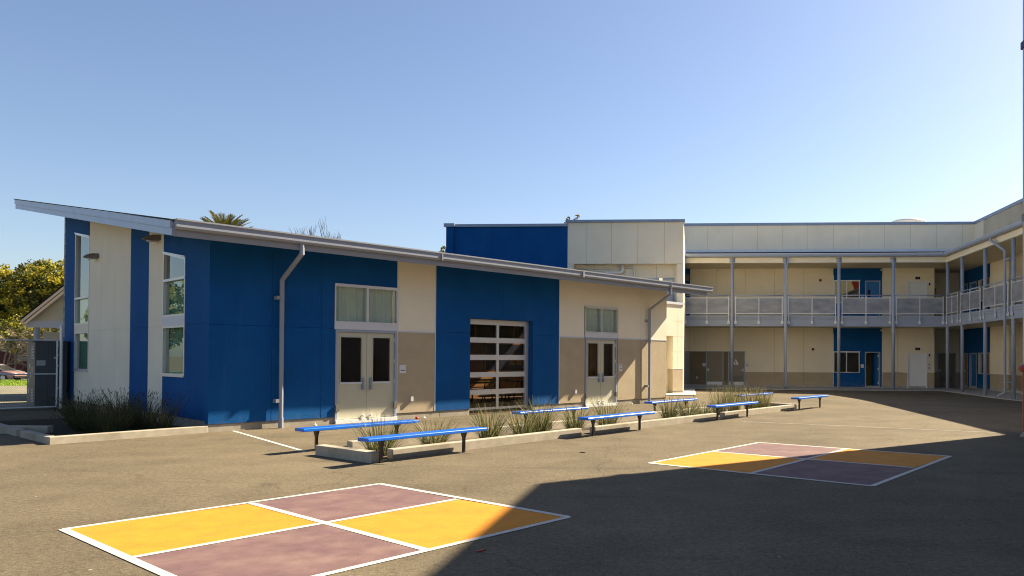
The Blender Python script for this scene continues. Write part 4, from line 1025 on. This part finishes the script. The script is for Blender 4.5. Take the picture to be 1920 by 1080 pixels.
tspots = [(.50, .75, .62, 'grass clump at the near corner beside the first front bench leg', 0), (1.75, 1.0, .50, 'low grass clump behind the middle of the nearest front bench', 1), (3.15, 1.05, .66, 'tall grass clump at the right end of the nearest front bench', 1), (3.95, .95, .60, 'grass clump with brown seed heads left of the second back bench', 2),
          (4.75, 1.25, .74, 'tall upright grass clump in front of the second back bench', 1), (5.75, 1.15, .55, 'slender grass clump left of the second front bench leg', 1), (6.55, .85, .66, 'grass clump spreading behind the second front bench', 0), (9.3, 1.0, .62, 'grass clump below the third back bench, its left half', 0), (10.1, .95, .55, 'grass clump at the right end of the third back bench', 0),
          (10.9, .9, .42, 'small grass clump in the kerb gap by the third front bench', 1), (11.9, 1.0, .80, 'tall straw grass clump left of the farthest bench', 3), (12.8, 1.05, .85, 'tall straw grass clump in front of the farthest bench', 3), (13.8, 1.0, .78, 'straw grass clump at the right end of the farthest bench', 3), (14.75, 1.05, .70, 'last straw grass clump before the far cross kerb', 3)]
for x, y, h, lb, kind in tspots:
    mw = {0: (6, 1.6), 1: (6, 1.9), 2: (5, 2), 3: (4, 3.4)}[kind]
    m_ = tuft_mesh(260, h * .38, h * 1.18, .48 if kind != 3 else .40, .17, rng, mw, 24 if kind in (2, 3) else 6, .45, .0038)
    o = m_.build('grass_clump', ['reed1', 'reed2', 'seed'], recalc=False); p = P3(x, y); o.location = p; o.rotation_euler = (0, 0, rng.uniform(0, 6))
    tag(o, lb, 'grass clump', 'ornamental grasses in the planting strip')
# thin sprigs between (kerb foot weeds)
bspots = [(-.75, .45, ''), (-1.55, .55, ''), (-.85, 1.15, ''), (-1.7, 1.25, ''), (-.8, 1.9, ''), (-1.7, 2.05, ''), (-.8, 2.65, ''), (-1.6, 2.9, ''), (-.75, 3.4, ''), (-1.45, 3.75, '')]
blab = ['dark rush clump closest to the sunlit kerb and the building corner', 'dark rush clump behind the corner of the sunlit kerb', 'dark rush clump below the near side window', 'dark rush clump in the middle of the shaded bed, on its outer side', 'dark rush clump against the cream band of the side wall', 'dark rush clump in front of the blue band, away from the wall', 'dark rush clump against the blue band of the side wall', 'dark rush clump left of the bed centre', 'dark rush clump against the wide cream band', 'leftmost dark rush clump in the shaded bed']
for (x, y, _), lb in zip(bspots, blab):
    m_ = tuft_mesh(190, .22, .86, .52, .17, rng, (5, .6), 55, .55, .0042)
    o = m_.build('rush_clump', ['reed3', 'reed1', 'seed'], recalc=False); p = A2W(x, y); o.location = p; o.rotation_euler = (0, 0, rng.uniform(0, 6))
    tag(o, lb, 'grass clump', 'rushes in the shaded bed beside the building')
# left bed kerbs and soil
def seg(p, q, label, h=.14, wd=.16, group='kerbs of the shaded bed'):
    p = A2W(*p); q = A2W(*q); a = math.atan2(q[1] - p[1], q[0] - p[0]); return kerb((p[0], p[1], 0), a, math.hypot(q[0] - p[0], q[1] - p[1]), label, wd, h, group)
seg((-2.76, -.31), (.0, .0), 'long sunlit kerb in front of the shaded grass bed')
seg((-2.84, 1.69), (-2.76, -.14), 'shaded kerb on the left side of the grass bed', h=.13)
seg((-2.95, 5.2), (-2.86, 1.97), 'shaded kerb beyond the gap at the far left', h=.13)
pk = kerb((-15.2, 15.55, 0), R(-1.5), 2.95, 'low shaded kerb standing behind the gap at the far left', .16, .16, 'kerbs of the shaded bed')
w = MB(); sheet(w, [A2W(-2.6, -.12)[:2], A2W(0, .12)[:2], A2W(0, 6.2)[:2], A2W(-2.6, 6.2)[:2]], .02); struct(w.build('planting_bed', 'mulch', recalc=False))

# ------------------------------------------------------------------ chain-link gate and cabinet
def fence():
    t = thing('chain_link_gate', 'galvanised chain-link gate between the blue building and the left edge', 'gate', A2W(0, 10.85), RA)
    w = MB(); w.tube([(-.30, 0, 0), (-.30, 0, 2.50)], .045, 12); w.lathe([(.05, 2.5), (.04, 2.53), (0, 2.55)], (-.30, 0, 0), 12); w.build('post', 'galv', t)
    w = MB(); w.tube([(-4.35, 0, 0), (-4.35, 0, 2.50)], .045, 12); w.build('post', 'galv', t)
    w = MB(); w.tube([(-.40, 0, .06), (-.40, 0, 2.06), (-4.25, 0, 2.06), (-4.25, 0, .06), (-.40, 0, .06)], .024, 8); w.tube([(-.40, 0, 1.05), (-4.25, 0, 1.05)], .022, 8)
    for z in (.3, .62, 1.3, 1.62, 1.9): w.box(-.42, -.36, -.04, .03, z - .015, z + .015)
    w.build('gate_frame', 'galv', t)
    w = MB(); p = .056; x0, x1, z0, z1 = -4.25, -.40, .07, 2.05; r = .0019
    k = x0 - (z1 - z0)
    def wire(ax, az, bx, bz, d):
        w.add([(ax, d, az - r * 1.4), (bx, d, bz - r * 1.4), (bx, d, bz + r * 1.4), (ax, d, az + r * 1.4), (ax, d + .004, az), (bx, d + .004, bz)], [(0, 1, 2, 3), (0, 3, 4), (1, 5, 2), (3, 2, 5, 4), (0, 4, 5, 1)])
    while k < x1:
        a0 = max(k, x0); b0_ = min(k + (z1 - z0), x1)
        if b0_ > a0:
            wire(a0, z0 + (a0 - k), b0_, z0 + (b0_ - k), 0); wire(a0, z1 - (a0 - k), b0_, z1 - (b0_ - k), .004)
        k += p
    w.build('mesh', 'wire', t, recalc=False)
fence()
cb = thing('electrical_cabinet', 'dark grey-green electrical cabinet standing behind the chain-link gate', 'cabinet', A2W(0, 11.15), RA)
w = MB(); w.box(-.87, -.30, 0, .01, .08, 1.98); w.box(-.87, -.08, .01, 1.05, .06, 2.02); w.box(-.93, -.04, -.03, 1.1, 2.02, 2.06)
w.build('housing', 'cab', cb, bevel=.01)
w = MB(); w.box(-.56, -.553, -.004, 0, .08, 1.98); w.build('door_seam', 'rubber', cb)
w = MB('B')
for i in range(9): w.box(.12, .42, -.885, -.87, 1.5 + i * .045, 1.52 + i * .045); w.box(.12, .42, -.885, -.87, .2 + i * .045, .22 + i * .045)
w.build('louvre', 'cab_lt', cb)
w = MB(); w.box(-.84, -.62, -.006, 0, 1.30, 1.46); w.box(-.42, -.32, -.006, 0, 1.50, 1.57); w.build('label_plate', 'cab_lt', cb)
w = MB('B')
for y, z in ((.62, 1.2), (.75, .75), (.5, .95), (.72, .45), (.3, 1.12)): w.box(y, y + .12, -.875, -.87, z, z + .14)
w.build('label_plate', 'cab_lt', cb)
w = MB(); w.box(-5, 0, .4, 2.0, -.1, .07); o = w.build('equipment_pad', 'concrete'); o.location = A2W(0, 10.7); o.rotation_euler = (0, 0, RA); tag(o, 'flat concrete pad under the electrical cabinet behind the gate', 'pad')

# gabled canopy beyond
gb = thing('gabled_canopy', 'tan gabled porch roof on a round column, left of the blue building', 'canopy', (-21.58, 26.06, 0), R(38))
ex, ez, px_, pz = 0.0, 2.87, 3.3, 6.45
sl = (pz - ez) / (px_ - ex)
def gz_(x): return ez + (x - ex) * sl
w = MB()
w.prism([(ex, ez - .06), (px_, pz - .06), (px_, pz + .03), (ex, ez + .03)], -.35, 6); w.prism([(px_, pz - .06), (2 * px_ - ex, ez - .06), (2 * px_ - ex, ez + .03), (px_, pz + .03)], -.35, 6)
w.build('roof', 'black', gb)
w = MB(); w.prism([(ex - .02, ez - .18), (px_, pz - .16), (px_, pz - .06), (ex - .02, ez - .07)], -.36, -.30); w.prism([(ex + .1, ez - .20), (px_, pz - .34), (px_, pz - .17), (ex + .02, ez - .19)], -.34, -.28); w.build('fascia', 'gablefascia', gb)
w = MB(); w.prism([(ex + .12, ez - .06), (px_, pz - .30), (px_ * 2 - ex, ez - .1)], -.05, .05); w.build('gable_panel', 'canopy', gb)
w = MB(); w.box(ex + .12, px_ * 2 - ex, -.15, .15, 2.58, 2.82); w.build('beam', 'steel_lt', gb)
w = MB(); w.tube([(.42, 0, 0), (.42, 0, 2.58)], .09, 14); w.build('column', 'steel', gb)
w = MB(); w.box(.55, 6, 3.0, 3.2, 0, 2.5); w.build('back_wall', 'drywall', gb)

# ------------------------------------------------------------------ street side on the left
w = MB(); sheet(w, [(-70, 23.5), (-14.9, 23.5), (-20, 38.6), (-70, 38.6)], .006, n=12); struct(w.build('pavement', 'paving', recalc=False))
w = MB(); sheet(w, [(-110, 51), (-22, 51), (-22, 74), (-110, 74)], .02, n=16); struct(w.build('road', 'road', recalc=False))
# verge: many short blades over a green strip
w = MB(); sheet(w, [(-70, 38.6), (-20, 38.6), (-20, 47), (-70, 47)], .012, n=12)
rg = random.Random(5)
for i in range(9000):
    x = rg.uniform(-46, -26); y = rg.uniform(38.7, 46.9); z = gz(x, y) + .01; h = rg.uniform(.04, .12); a = rg.uniform(0, 6.3); e = .02
    w.add([(x - e * math.cos(a), y - e * math.sin(a), z), (x + e * math.cos(a), y + e * math.sin(a), z), (x + rg.uniform(-.05, .05), y + rg.uniform(-.05, .05), z + h)], [(0, 1, 2)])
o = w.build('grass_verge', 'grassv', recalc=False); o['kind'] = 'stuff'
# brick-red wall with a white notice
rw = thing('boundary_wall', 'long brick-red boundary wall across the street', 'wall', (-100, 79, -.8), 0)
w = MB(); w.box(0, 70, 0, .3, 0, 2.6); w.box(0, 70, -.05, .35, 2.6, 2.72)
for i in range(24): w.box(i * 3, i * 3 + .35, -.08, 0, 0, 2.6)
w.build_each('wall', 'brick', rw)
nt_ = thing('notice_board', 'small white notice on the red wall across the street', 'sign', (-65.0, 78.85, .95))
w = MB(); w.box(-.75, .75, 0, .05, 0, .62); w.build('sign_plate', 'sign', nt_); w = MB()
for z in (.12, .26, .4): w.box(-.55, .55, -.01, 0, z, z + .07)
w.build('lettering', 'signdark', nt_)

def car(label, loc, rz, paint, L_=4.6, group='cars parked across the street'):
    t = thing('parked_car', label, 'car', loc, rz, group)
    sec = [(-2.3, .45, .62, .70), (-2.22, .32, .85, .80), (-1.5, .28, .95, .86), (0, .28, .97, .87), (1.35, .28, .93, .86), (2.1, .30, .80, .82), (2.3, .42, .62, .70)]
    w = MB(); vs = []; n = 8
    for x, zb_, zt, hw in sec:
        vs += [(x, -hw, zb_), (x, -hw - .02, (zb_ + zt) / 2), (x, -hw + .05, zt - .06), (x, -hw + .2, zt), (x, hw - .2, zt), (x, hw - .05, zt - .06), (x, hw + .02, (zb_ + zt) / 2), (x, hw, zb_)]
    fs = []
    for i in range(len(sec) - 1):
        for j in range(n): fs.append((i * n + j, i * n + (j + 1) % n, (i + 1) * n + (j + 1) % n, (i + 1) * n + j))
    fs += [tuple(range(n)), tuple(range((len(sec) - 1) * n, len(sec) * n))]
    w.add(vs, fs)
    # roof and pillars
    w.hexa([(-.95, -.60, 1.38), (.55, -.60, 1.40), (.55, .60, 1.40), (-.95, .60, 1.38), (-.85, -.55, 1.44), (.45, -.55, 1.46), (.45, .55, 1.46), (-.85, .55, 1.44)])
    for s in (-1, 1):
        for p, q in (((-1.75, .94), (-.95, 1.39)), ((-.15, .95), (-.15, 1.40)), ((1.35, .92), (.55, 1.40))):
            w.hexa([(p[0] - .05, s * .77 - .02, p[1]), (p[0] + .05, s * .77 - .02, p[1]), (p[0] + .05, s * .77 + .02, p[1]), (p[0] - .05, s * .77 + .02, p[1]), (q[0] - .05, s * .60 - .02, q[1]), (q[0] + .05, s * .60 - .02, q[1]), (q[0] + .05, s * .60 + .02, q[1]), (q[0] - .05, s * .60 + .02, q[1])])
    w.build('body', paint, t, bevel=.03, smooth=True)
    w = MB(); w.hexa([(-1.75, -.74, .93), (1.35, -.74, .92), (1.35, .74, .92), (-1.75, .74, .93), (-.95, -.58, 1.385), (.55, -.58, 1.405), (.55, .58, 1.405), (-.95, .58, 1.385)]); w.build('windows', 'carglass', t)
    for x in (-1.38, 1.42):
        for s in (-1, 1):
            w = MB('F'); w.tube([(x, s * .72, .32), (x, s * .90, .32)], .32, 20); wh = w.build('wheel', 'rubber', t)
            w = MB('F'); w.tube([(x, s * .895, .32), (x, s * .915, .32)], .2, 14); w.build('rim', 'chrome', wh)
    for s in (-1, 1):
        w = MB(); w.box(-2.31, -2.22, s * .6 - .14, s * .6 + .14, .62, .76); w.build('tail_light', 'tail', t)
        w = MB(); w.box(2.2, 2.29, s * .6 - .14, s * .6 + .14, .60, .72); w.build('headlight', 'sign', t)
    w = MB(); w.box(-2.36, -2.2, -.8, .8, .34, .5); w.box(2.2, 2.36, -.8, .8, .32, .46); w.build('bumper', 'rubber', t)
    return t
car('rose-silver saloon car parked beyond the gate, across the street', (-57.9, 67, gz(-57.9, 67) + .02), R(4), 'carpink')
car('pale blue-grey car behind the rose-silver one, at the left edge', (-61.6, 71.2, gz(-61.6, 71.2) + .02), R(8), 'carblue')

# ------------------------------------------------------------------ trees
def clump_crown(m_, centre, rad, n, leaf, rg, nmat, per=16, cl=.6, flat=.85):
    """leaf clumps on and inside an uneven ellipsoid"""
    cx_, cy_, cz_ = centre
    lob = [(rg.uniform(0, 6.28), rg.uniform(-.4, .9), rg.uniform(.75, 1.1)) for _ in range(9)]
    for i in range(n):
        a = rg.uniform(0, 6.28); s = rg.uniform(-.75, 1); c = math.sqrt(max(0, 1 - s * s)); rr = rg.random() ** .28
        k = 1.0
        for la, ls, lk in lob:
            d = math.cos(a - la) * c * math.sqrt(1 - ls * ls) + s * ls
            if d > .8: k = lk
        x, y, z = cx_ + rad[0] * c * math.cos(a) * rr * k, cy_ + rad[1] * c * math.sin(a) * rr * k, cz_ + rad[2] * s * rr * k
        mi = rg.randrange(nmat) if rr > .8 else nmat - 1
        csz = cl * rg.uniform(.6, 1.3)
        for j in range(per):
            v = Vector((rg.gauss(0, 1), rg.gauss(0, 1), rg.gauss(0, 1))); v.normalize(); r2 = csz * rg.uniform(.5, 1)
            p = Vector((x, y, z)) + Vector((v.x, v.y, v.z * flat)) * r2
            nn = (v + Vector((rg.gauss(0, .45), rg.gauss(0, .45), rg.gauss(0, .45)))).normalized()
            t1 = nn.orthogonal().normalized(); t2 = nn.cross(t1); an = rg.uniform(0, 6.28)
            e1 = (t1 * math.cos(an) + t2 * math.sin(an)) * leaf * rg.uniform(.7, 1.3); e2 = (t2 * math.cos(an) - t1 * math.sin(an)) * leaf * .6
            m_.add([tuple(p - e1), tuple(p + e2), tuple(p + e1), tuple(p - e2)], [(0, 1, 2, 3)], mi)
def branches(m_, p, d, l, r, depth, rg, spread=.55, up=.15, n=3, ratio=.72, minr=.006):
    q = p + d * l * .5 + Vector((rg.gauss(0, .05), rg.gauss(0, .05), rg.gauss(0, .05))) * l; e = p + d * l + Vector((rg.gauss(0, .06), rg.gauss(0, .06), 0)) * l
    m_.tube([tuple(p), tuple(q), tuple(e)], [r, r * .85, r * .68], 5 if r > .03 else 3, 0, cap=False)
    if depth == 0: return
    for i in range(n):
        nd = (d + Vector((rg.gauss(0, spread), rg.gauss(0, spread), rg.gauss(up, spread * .7)))).normalized()
        st = e if i < n - 1 else q
        branches(m_, st, nd, l * ratio * rg.uniform(.75, 1.15), max(r * .62, minr), depth - 1, rg, spread, up, n, ratio, minr)
def tree(name, label, loc, crowns, trunk_h, trunk_r, mats_, seed, leaf=.26, per=16, cl=.6, group=None, n=300, lim=1.0):
    t = thing(name, label, 'tree', loc, 0, group); rg = random.Random(seed)
    w = MB(); w.tube([(0, 0, -.2), (.1, .05, trunk_h * .5), (0, 0, trunk_h)], [trunk_r, trunk_r * .8, trunk_r * .6], 10)
    for i in range(6): a = i * 1.05; branches(w, Vector((0, 0, trunk_h * .9)), Vector((math.cos(a) * .7, math.sin(a) * .7, .6)).normalized(), min(trunk_h * .5, 1.6 * lim), trunk_r * .45, 2, rg)
    w.build('trunk', 'bark', t, recalc=False)
    w = MB()
    for c, r_, k in crowns: clump_crown(w, c, r_, int(n * k), leaf, rg, len(mats_), per, cl)
    w.build('crown', mats_, t, recalc=False)
    return t
tree('acacia_tree', 'large golden yellow-green tree filling the left edge beyond the street', (-64, 86, -.8), [((-1, 0, 7.4), (8.5, 7, 6.0), 1.0), ((6.0, 0, 6.2), (5.5, 5, 4.9), .6), ((-9, -1, 7.0), (7, 6, 5.6), .6)], 5, .45, ['leaf_gold', 'leaf_gold', 'leaf_dark'], 11, .17, 26, .55, n=1700)
tree('acacia_tree', 'smaller darker golden tree right behind the gabled porch', (-50.5, 84, -.8), [((0, 0, 7.6), (4.6, 4, 3.8), 1.0)], 5, .35, ['leaf_gold', 'leaf_mid', 'leaf_dark'], 12, .17, 24, .5, n=1000)
# bare tangled shrub tree in front of it
t = thing('bare_tree', 'tangled half-bare grey tree below the golden foliage at the left edge', 'tree', (-63, 76, -.8), 0); rg = random.Random(21)
w = MB()
for i in range(11):
    a = rg.uniform(0, 6.28); branches(w, Vector((rg.uniform(-5.5, 5.5), rg.uniform(-1.5, 1.5), .2)), Vector((math.cos(a) * .35, math.sin(a) * .35, 1)).normalized(), 2.2, .10, 5, rg, .6, .0, 3, .70, .016)
w.build('trunk', 'twig', t, recalc=False)
w = MB(); clump_crown(w, (0, .5, 4.2), (7.5, 2.5, 2.5), 300, .14, rg, 2, 12, .5); w.build('crown', ['leaf_gold', 'leaf_mid'], t, recalc=False)
o = MB(); rg = random.Random(8)
for i in range(260):
    clump_crown(o, (rg.uniform(-12, 24), rg.uniform(-.6, .6), rg.uniform(.4, 2.9)), (.7, .5, .5), 1, .2, rg, 1, 14, .5)
ho = o.build('hedge', 'leaf_dark', recalc=False); ho.location = (-66, 79.9, .3); tag(ho, 'dark clipped hedge along the top of the red wall', 'hedge')
# palm
t = thing('palm_tree', 'feathery palm crown rising above the shed roof', 'palm', (-33.5, 60, -1.5)); rg = random.Random(4)
w = MB(); w.tube([(0, 0, 0), (.1, 0, 5), (0, 0, 11.6)], [.36, .3, .28], 10); w.build('trunk', 'bark', t)
w = MB()
for i in range(60):
    a = i * 2.399; el = R(88 - 62 * (i / 60) ** 1.1); l = rg.uniform(2.7, 3.3); dirh = Vector((math.cos(a), math.sin(a), 0)); p = Vector((0, 0, 11.6)); seg_n = 11; e = el; side = Vector((-math.sin(a), math.cos(a), 0)); pts = [p.copy()]
    for k in range(seg_n):
        p = p + (dirh * math.cos(e) + Vector((0, 0, math.sin(e)))) * (l / seg_n); e -= R(2.0 + .95 * k) * (1.0 if el < 1 else .6); pts.append(p.copy())
    for k in range(seg_n):
        p0_, p1_ = pts[k], pts[k + 1]; dv = (p1_ - p0_).normalized(); wl = .50 * math.sin(math.pi * (k + .8) / (seg_n + 1)) ** .6
        w.add([tuple(p0_ - side * .02), tuple(p0_ + side * .02), tuple(p1_ + side * .015), tuple(p1_ - side * .015)], [(0, 1, 2, 3)])
        for q in range(3):
            b = p0_ + (p1_ - p0_) * (q / 3)
            for s in (-1, 1):
                tip = b + side * s * wl * .62 + dv * wl * .85 + Vector((0, 0, .16 * wl)); bb = b + dv * .05
                w.add([tuple(b), tuple(bb), tuple(tip)], [(0, 1, 2)])
                w.add([tuple(b), tuple(b + dv * .09), tuple(b + (tip - b) * .93 + dv * .06 - Vector((0, 0, .05))), tuple(b + (tip - b) * .85)], [(0, 1, 2, 3)])
w.build('crown', 'palm', t, recalc=False)
# bare tree over the roof
t = thing('bare_tree', 'leafless twiggy treetop showing above the middle of the shed roof', 'tree', (-21.5, 50, .40)); rg = random.Random(14)
w = MB(); w.tube([(0, 0, 0), (0, 0, 6.2)], [.2, .14], 8, cap=False)
for i in range(6):
    a = i * 1.05; branches(w, Vector((0, 0, 6.0)), Vector((math.cos(a) * .34, math.sin(a) * .34, 1)).normalized(), 1.35, .055, 4, rg, .27, .40, 3, .74, .008)
w.build('trunk', 'twig_red', t, recalc=False)
tree('rusty_tree', 'rusty-leaved treetop peeking over the roof left of the blue wall', (-15.6, 60, 0), [((0, 0, 8.95), (1.5, 1.5, 1.7), 1)], 6.5, .2, ['leaf_rust', 'leaf_mid'], 31, .13, 10, .3, n=70, lim=.35)
tree('rusty_tree', 'tiny rusty treetop above the coping of the cream block', (-6.9, 75, 0), [((0, 0, 14.1), (1.0, 1.0, 2.0), 1)], 11, .25, ['leaf_rust', 'leaf_dark'], 32, .15, 10, .35, n=60, lim=.3)
# street trees left of the frame, mirrored in the side windows
tree('street_tree', 'green street tree left of the yard, mirrored in the side windows', (-40, 31, 0), [((0, 0, 3.9), (3.6, 3.6, 2.7), 1.0)], 2.2, .3, ['leaf_mid', 'leaf_dark'], 41, .2, 14, .5, n=240)
tree('street_tree', 'taller green street tree beyond the first one, mirrored in the near side window', (-30, 18, 0), [((0, 0, 4.6), (2.2, 2.2, 2.8), 1.0)], 2.6, .25, ['leaf_mid', 'leaf_dark'], 42, .2, 14, .5, n=240)

# small litter on the asphalt
for i, (x, y, c, lb) in enumerate(((-1.0, 12.9, 'rubber', 'dark scrap of bark lying on the sunlit asphalt'), (-1.35, 6.35, 'red', 'small red-brown leaf on the shaded asphalt'), (.62, 5.45, 'red', 'second red-brown leaf nearer the bottom edge'), (-8.2, 8.0, 'line', 'short white chalk dash left of the nearest court'))):
    m_ = MB(); m_.flat([(-.05, -.008), (.0, -.014), (.05, -.006), (.03, .012), (-.03, .01)], .002, .012); o = m_.build('litter', c); o.location = (x, y, gz(x, y)); o.rotation_euler = (0, 0, i * .9); tag(o, lb, 'litter')
m_ = MB(); m_.lathe([(.0, 0), (.045, .0), (.05, .03), (.03, .06), (0, .07)], n=12); o = m_.build('plastic_cap', 'tail'); o.location = A2W(4.95, -.16); tag(o, 'tiny bright red cap at the foot of the wall by the first doors', 'cap')

# ------------------------------------------------------------------ light, sky, camera
SUN_EL, SUN_AZ = R(38.8), math.atan2(.816, .578)      # azimuth measured from +Y towards +X
wd_ = bpy.data.worlds.new('World'); scene.world = wd_; wd_.use_nodes = True
N = wd_.node_tree.nodes; L = wd_.node_tree.links
bg = N['Background'] if 'Background' in N else N.new('ShaderNodeBackground')
sk = N.new('ShaderNodeTexSky'); sk.sky_type = 'NISHITA'; sk.sun_disc = False; sk.sun_elevation = SUN_EL; sk.sun_rotation = SUN_AZ
sk.air_density = 1.0; sk.dust_density = .9; sk.ozone_density = 1.9; sk.altitude = 0
tn = N.new('ShaderNodeMix'); tn.data_type = 'RGBA'; tn.blend_type = 'MULTIPLY'; tn.inputs[0].default_value = 1; tn.inputs[7].default_value = (.99, .965, 1.0, 1)
L.new(sk.outputs[0], tn.inputs[6]); L.new(tn.outputs[2], bg.inputs[0]); bg.inputs[1].default_value = .0515
sd = bpy.data.lights.new('sun', 'SUN'); sd.energy = 5.0; sd.angle = R(.5); sd.color = (1.0, .86, .64)
so = bpy.data.objects.new('sun', sd); COL.objects.link(so)
dirv = Vector((math.sin(SUN_AZ) * math.cos(SUN_EL), math.cos(SUN_AZ) * math.cos(SUN_EL), math.sin(SUN_EL)))
so.rotation_euler = (-dirv).to_track_quat('-Z', 'Y').to_euler(); so.location = (30, 30, 40)

cd = bpy.data.cameras.new('camera'); co = bpy.data.objects.new('camera', cd); COL.objects.link(co); scene.camera = co
cd.sensor_width = 36; cd.lens = 1403.2 * 36 / 1920; cd.shift_x = (960 - 1201.9) / 1920; cd.shift_y = (655.0 - 540) / 1920; cd.clip_end = 3000; cd.clip_start = .05
pi_, ro = R(.602), R(-.304)
Rx = Matrix(((1, 0, 0), (0, math.cos(pi_), math.sin(pi_)), (0, -math.sin(pi_), math.cos(pi_)))); Ry = Matrix(((math.cos(ro), 0, -math.sin(ro)), (0, 1, 0), (math.sin(ro), 0, math.cos(ro))))
Q = Ry @ Rx
cm = Matrix((Q[0], Q[2], -Vector(Q[1]))).transposed()
co.matrix_world = Matrix.Translation((0, 0, 1.65)) @ cm.to_4x4()
vs = scene.view_settings; vs.view_transform = 'Standard'; vs.look = 'None'; vs.gamma = 1; vs.exposure = 1.68; vs.use_curve_mapping = False
scene.cycles.filter_width = 1.1; scene.cycles.max_bounces = 8; scene.cycles.transparent_max_bounces = 16
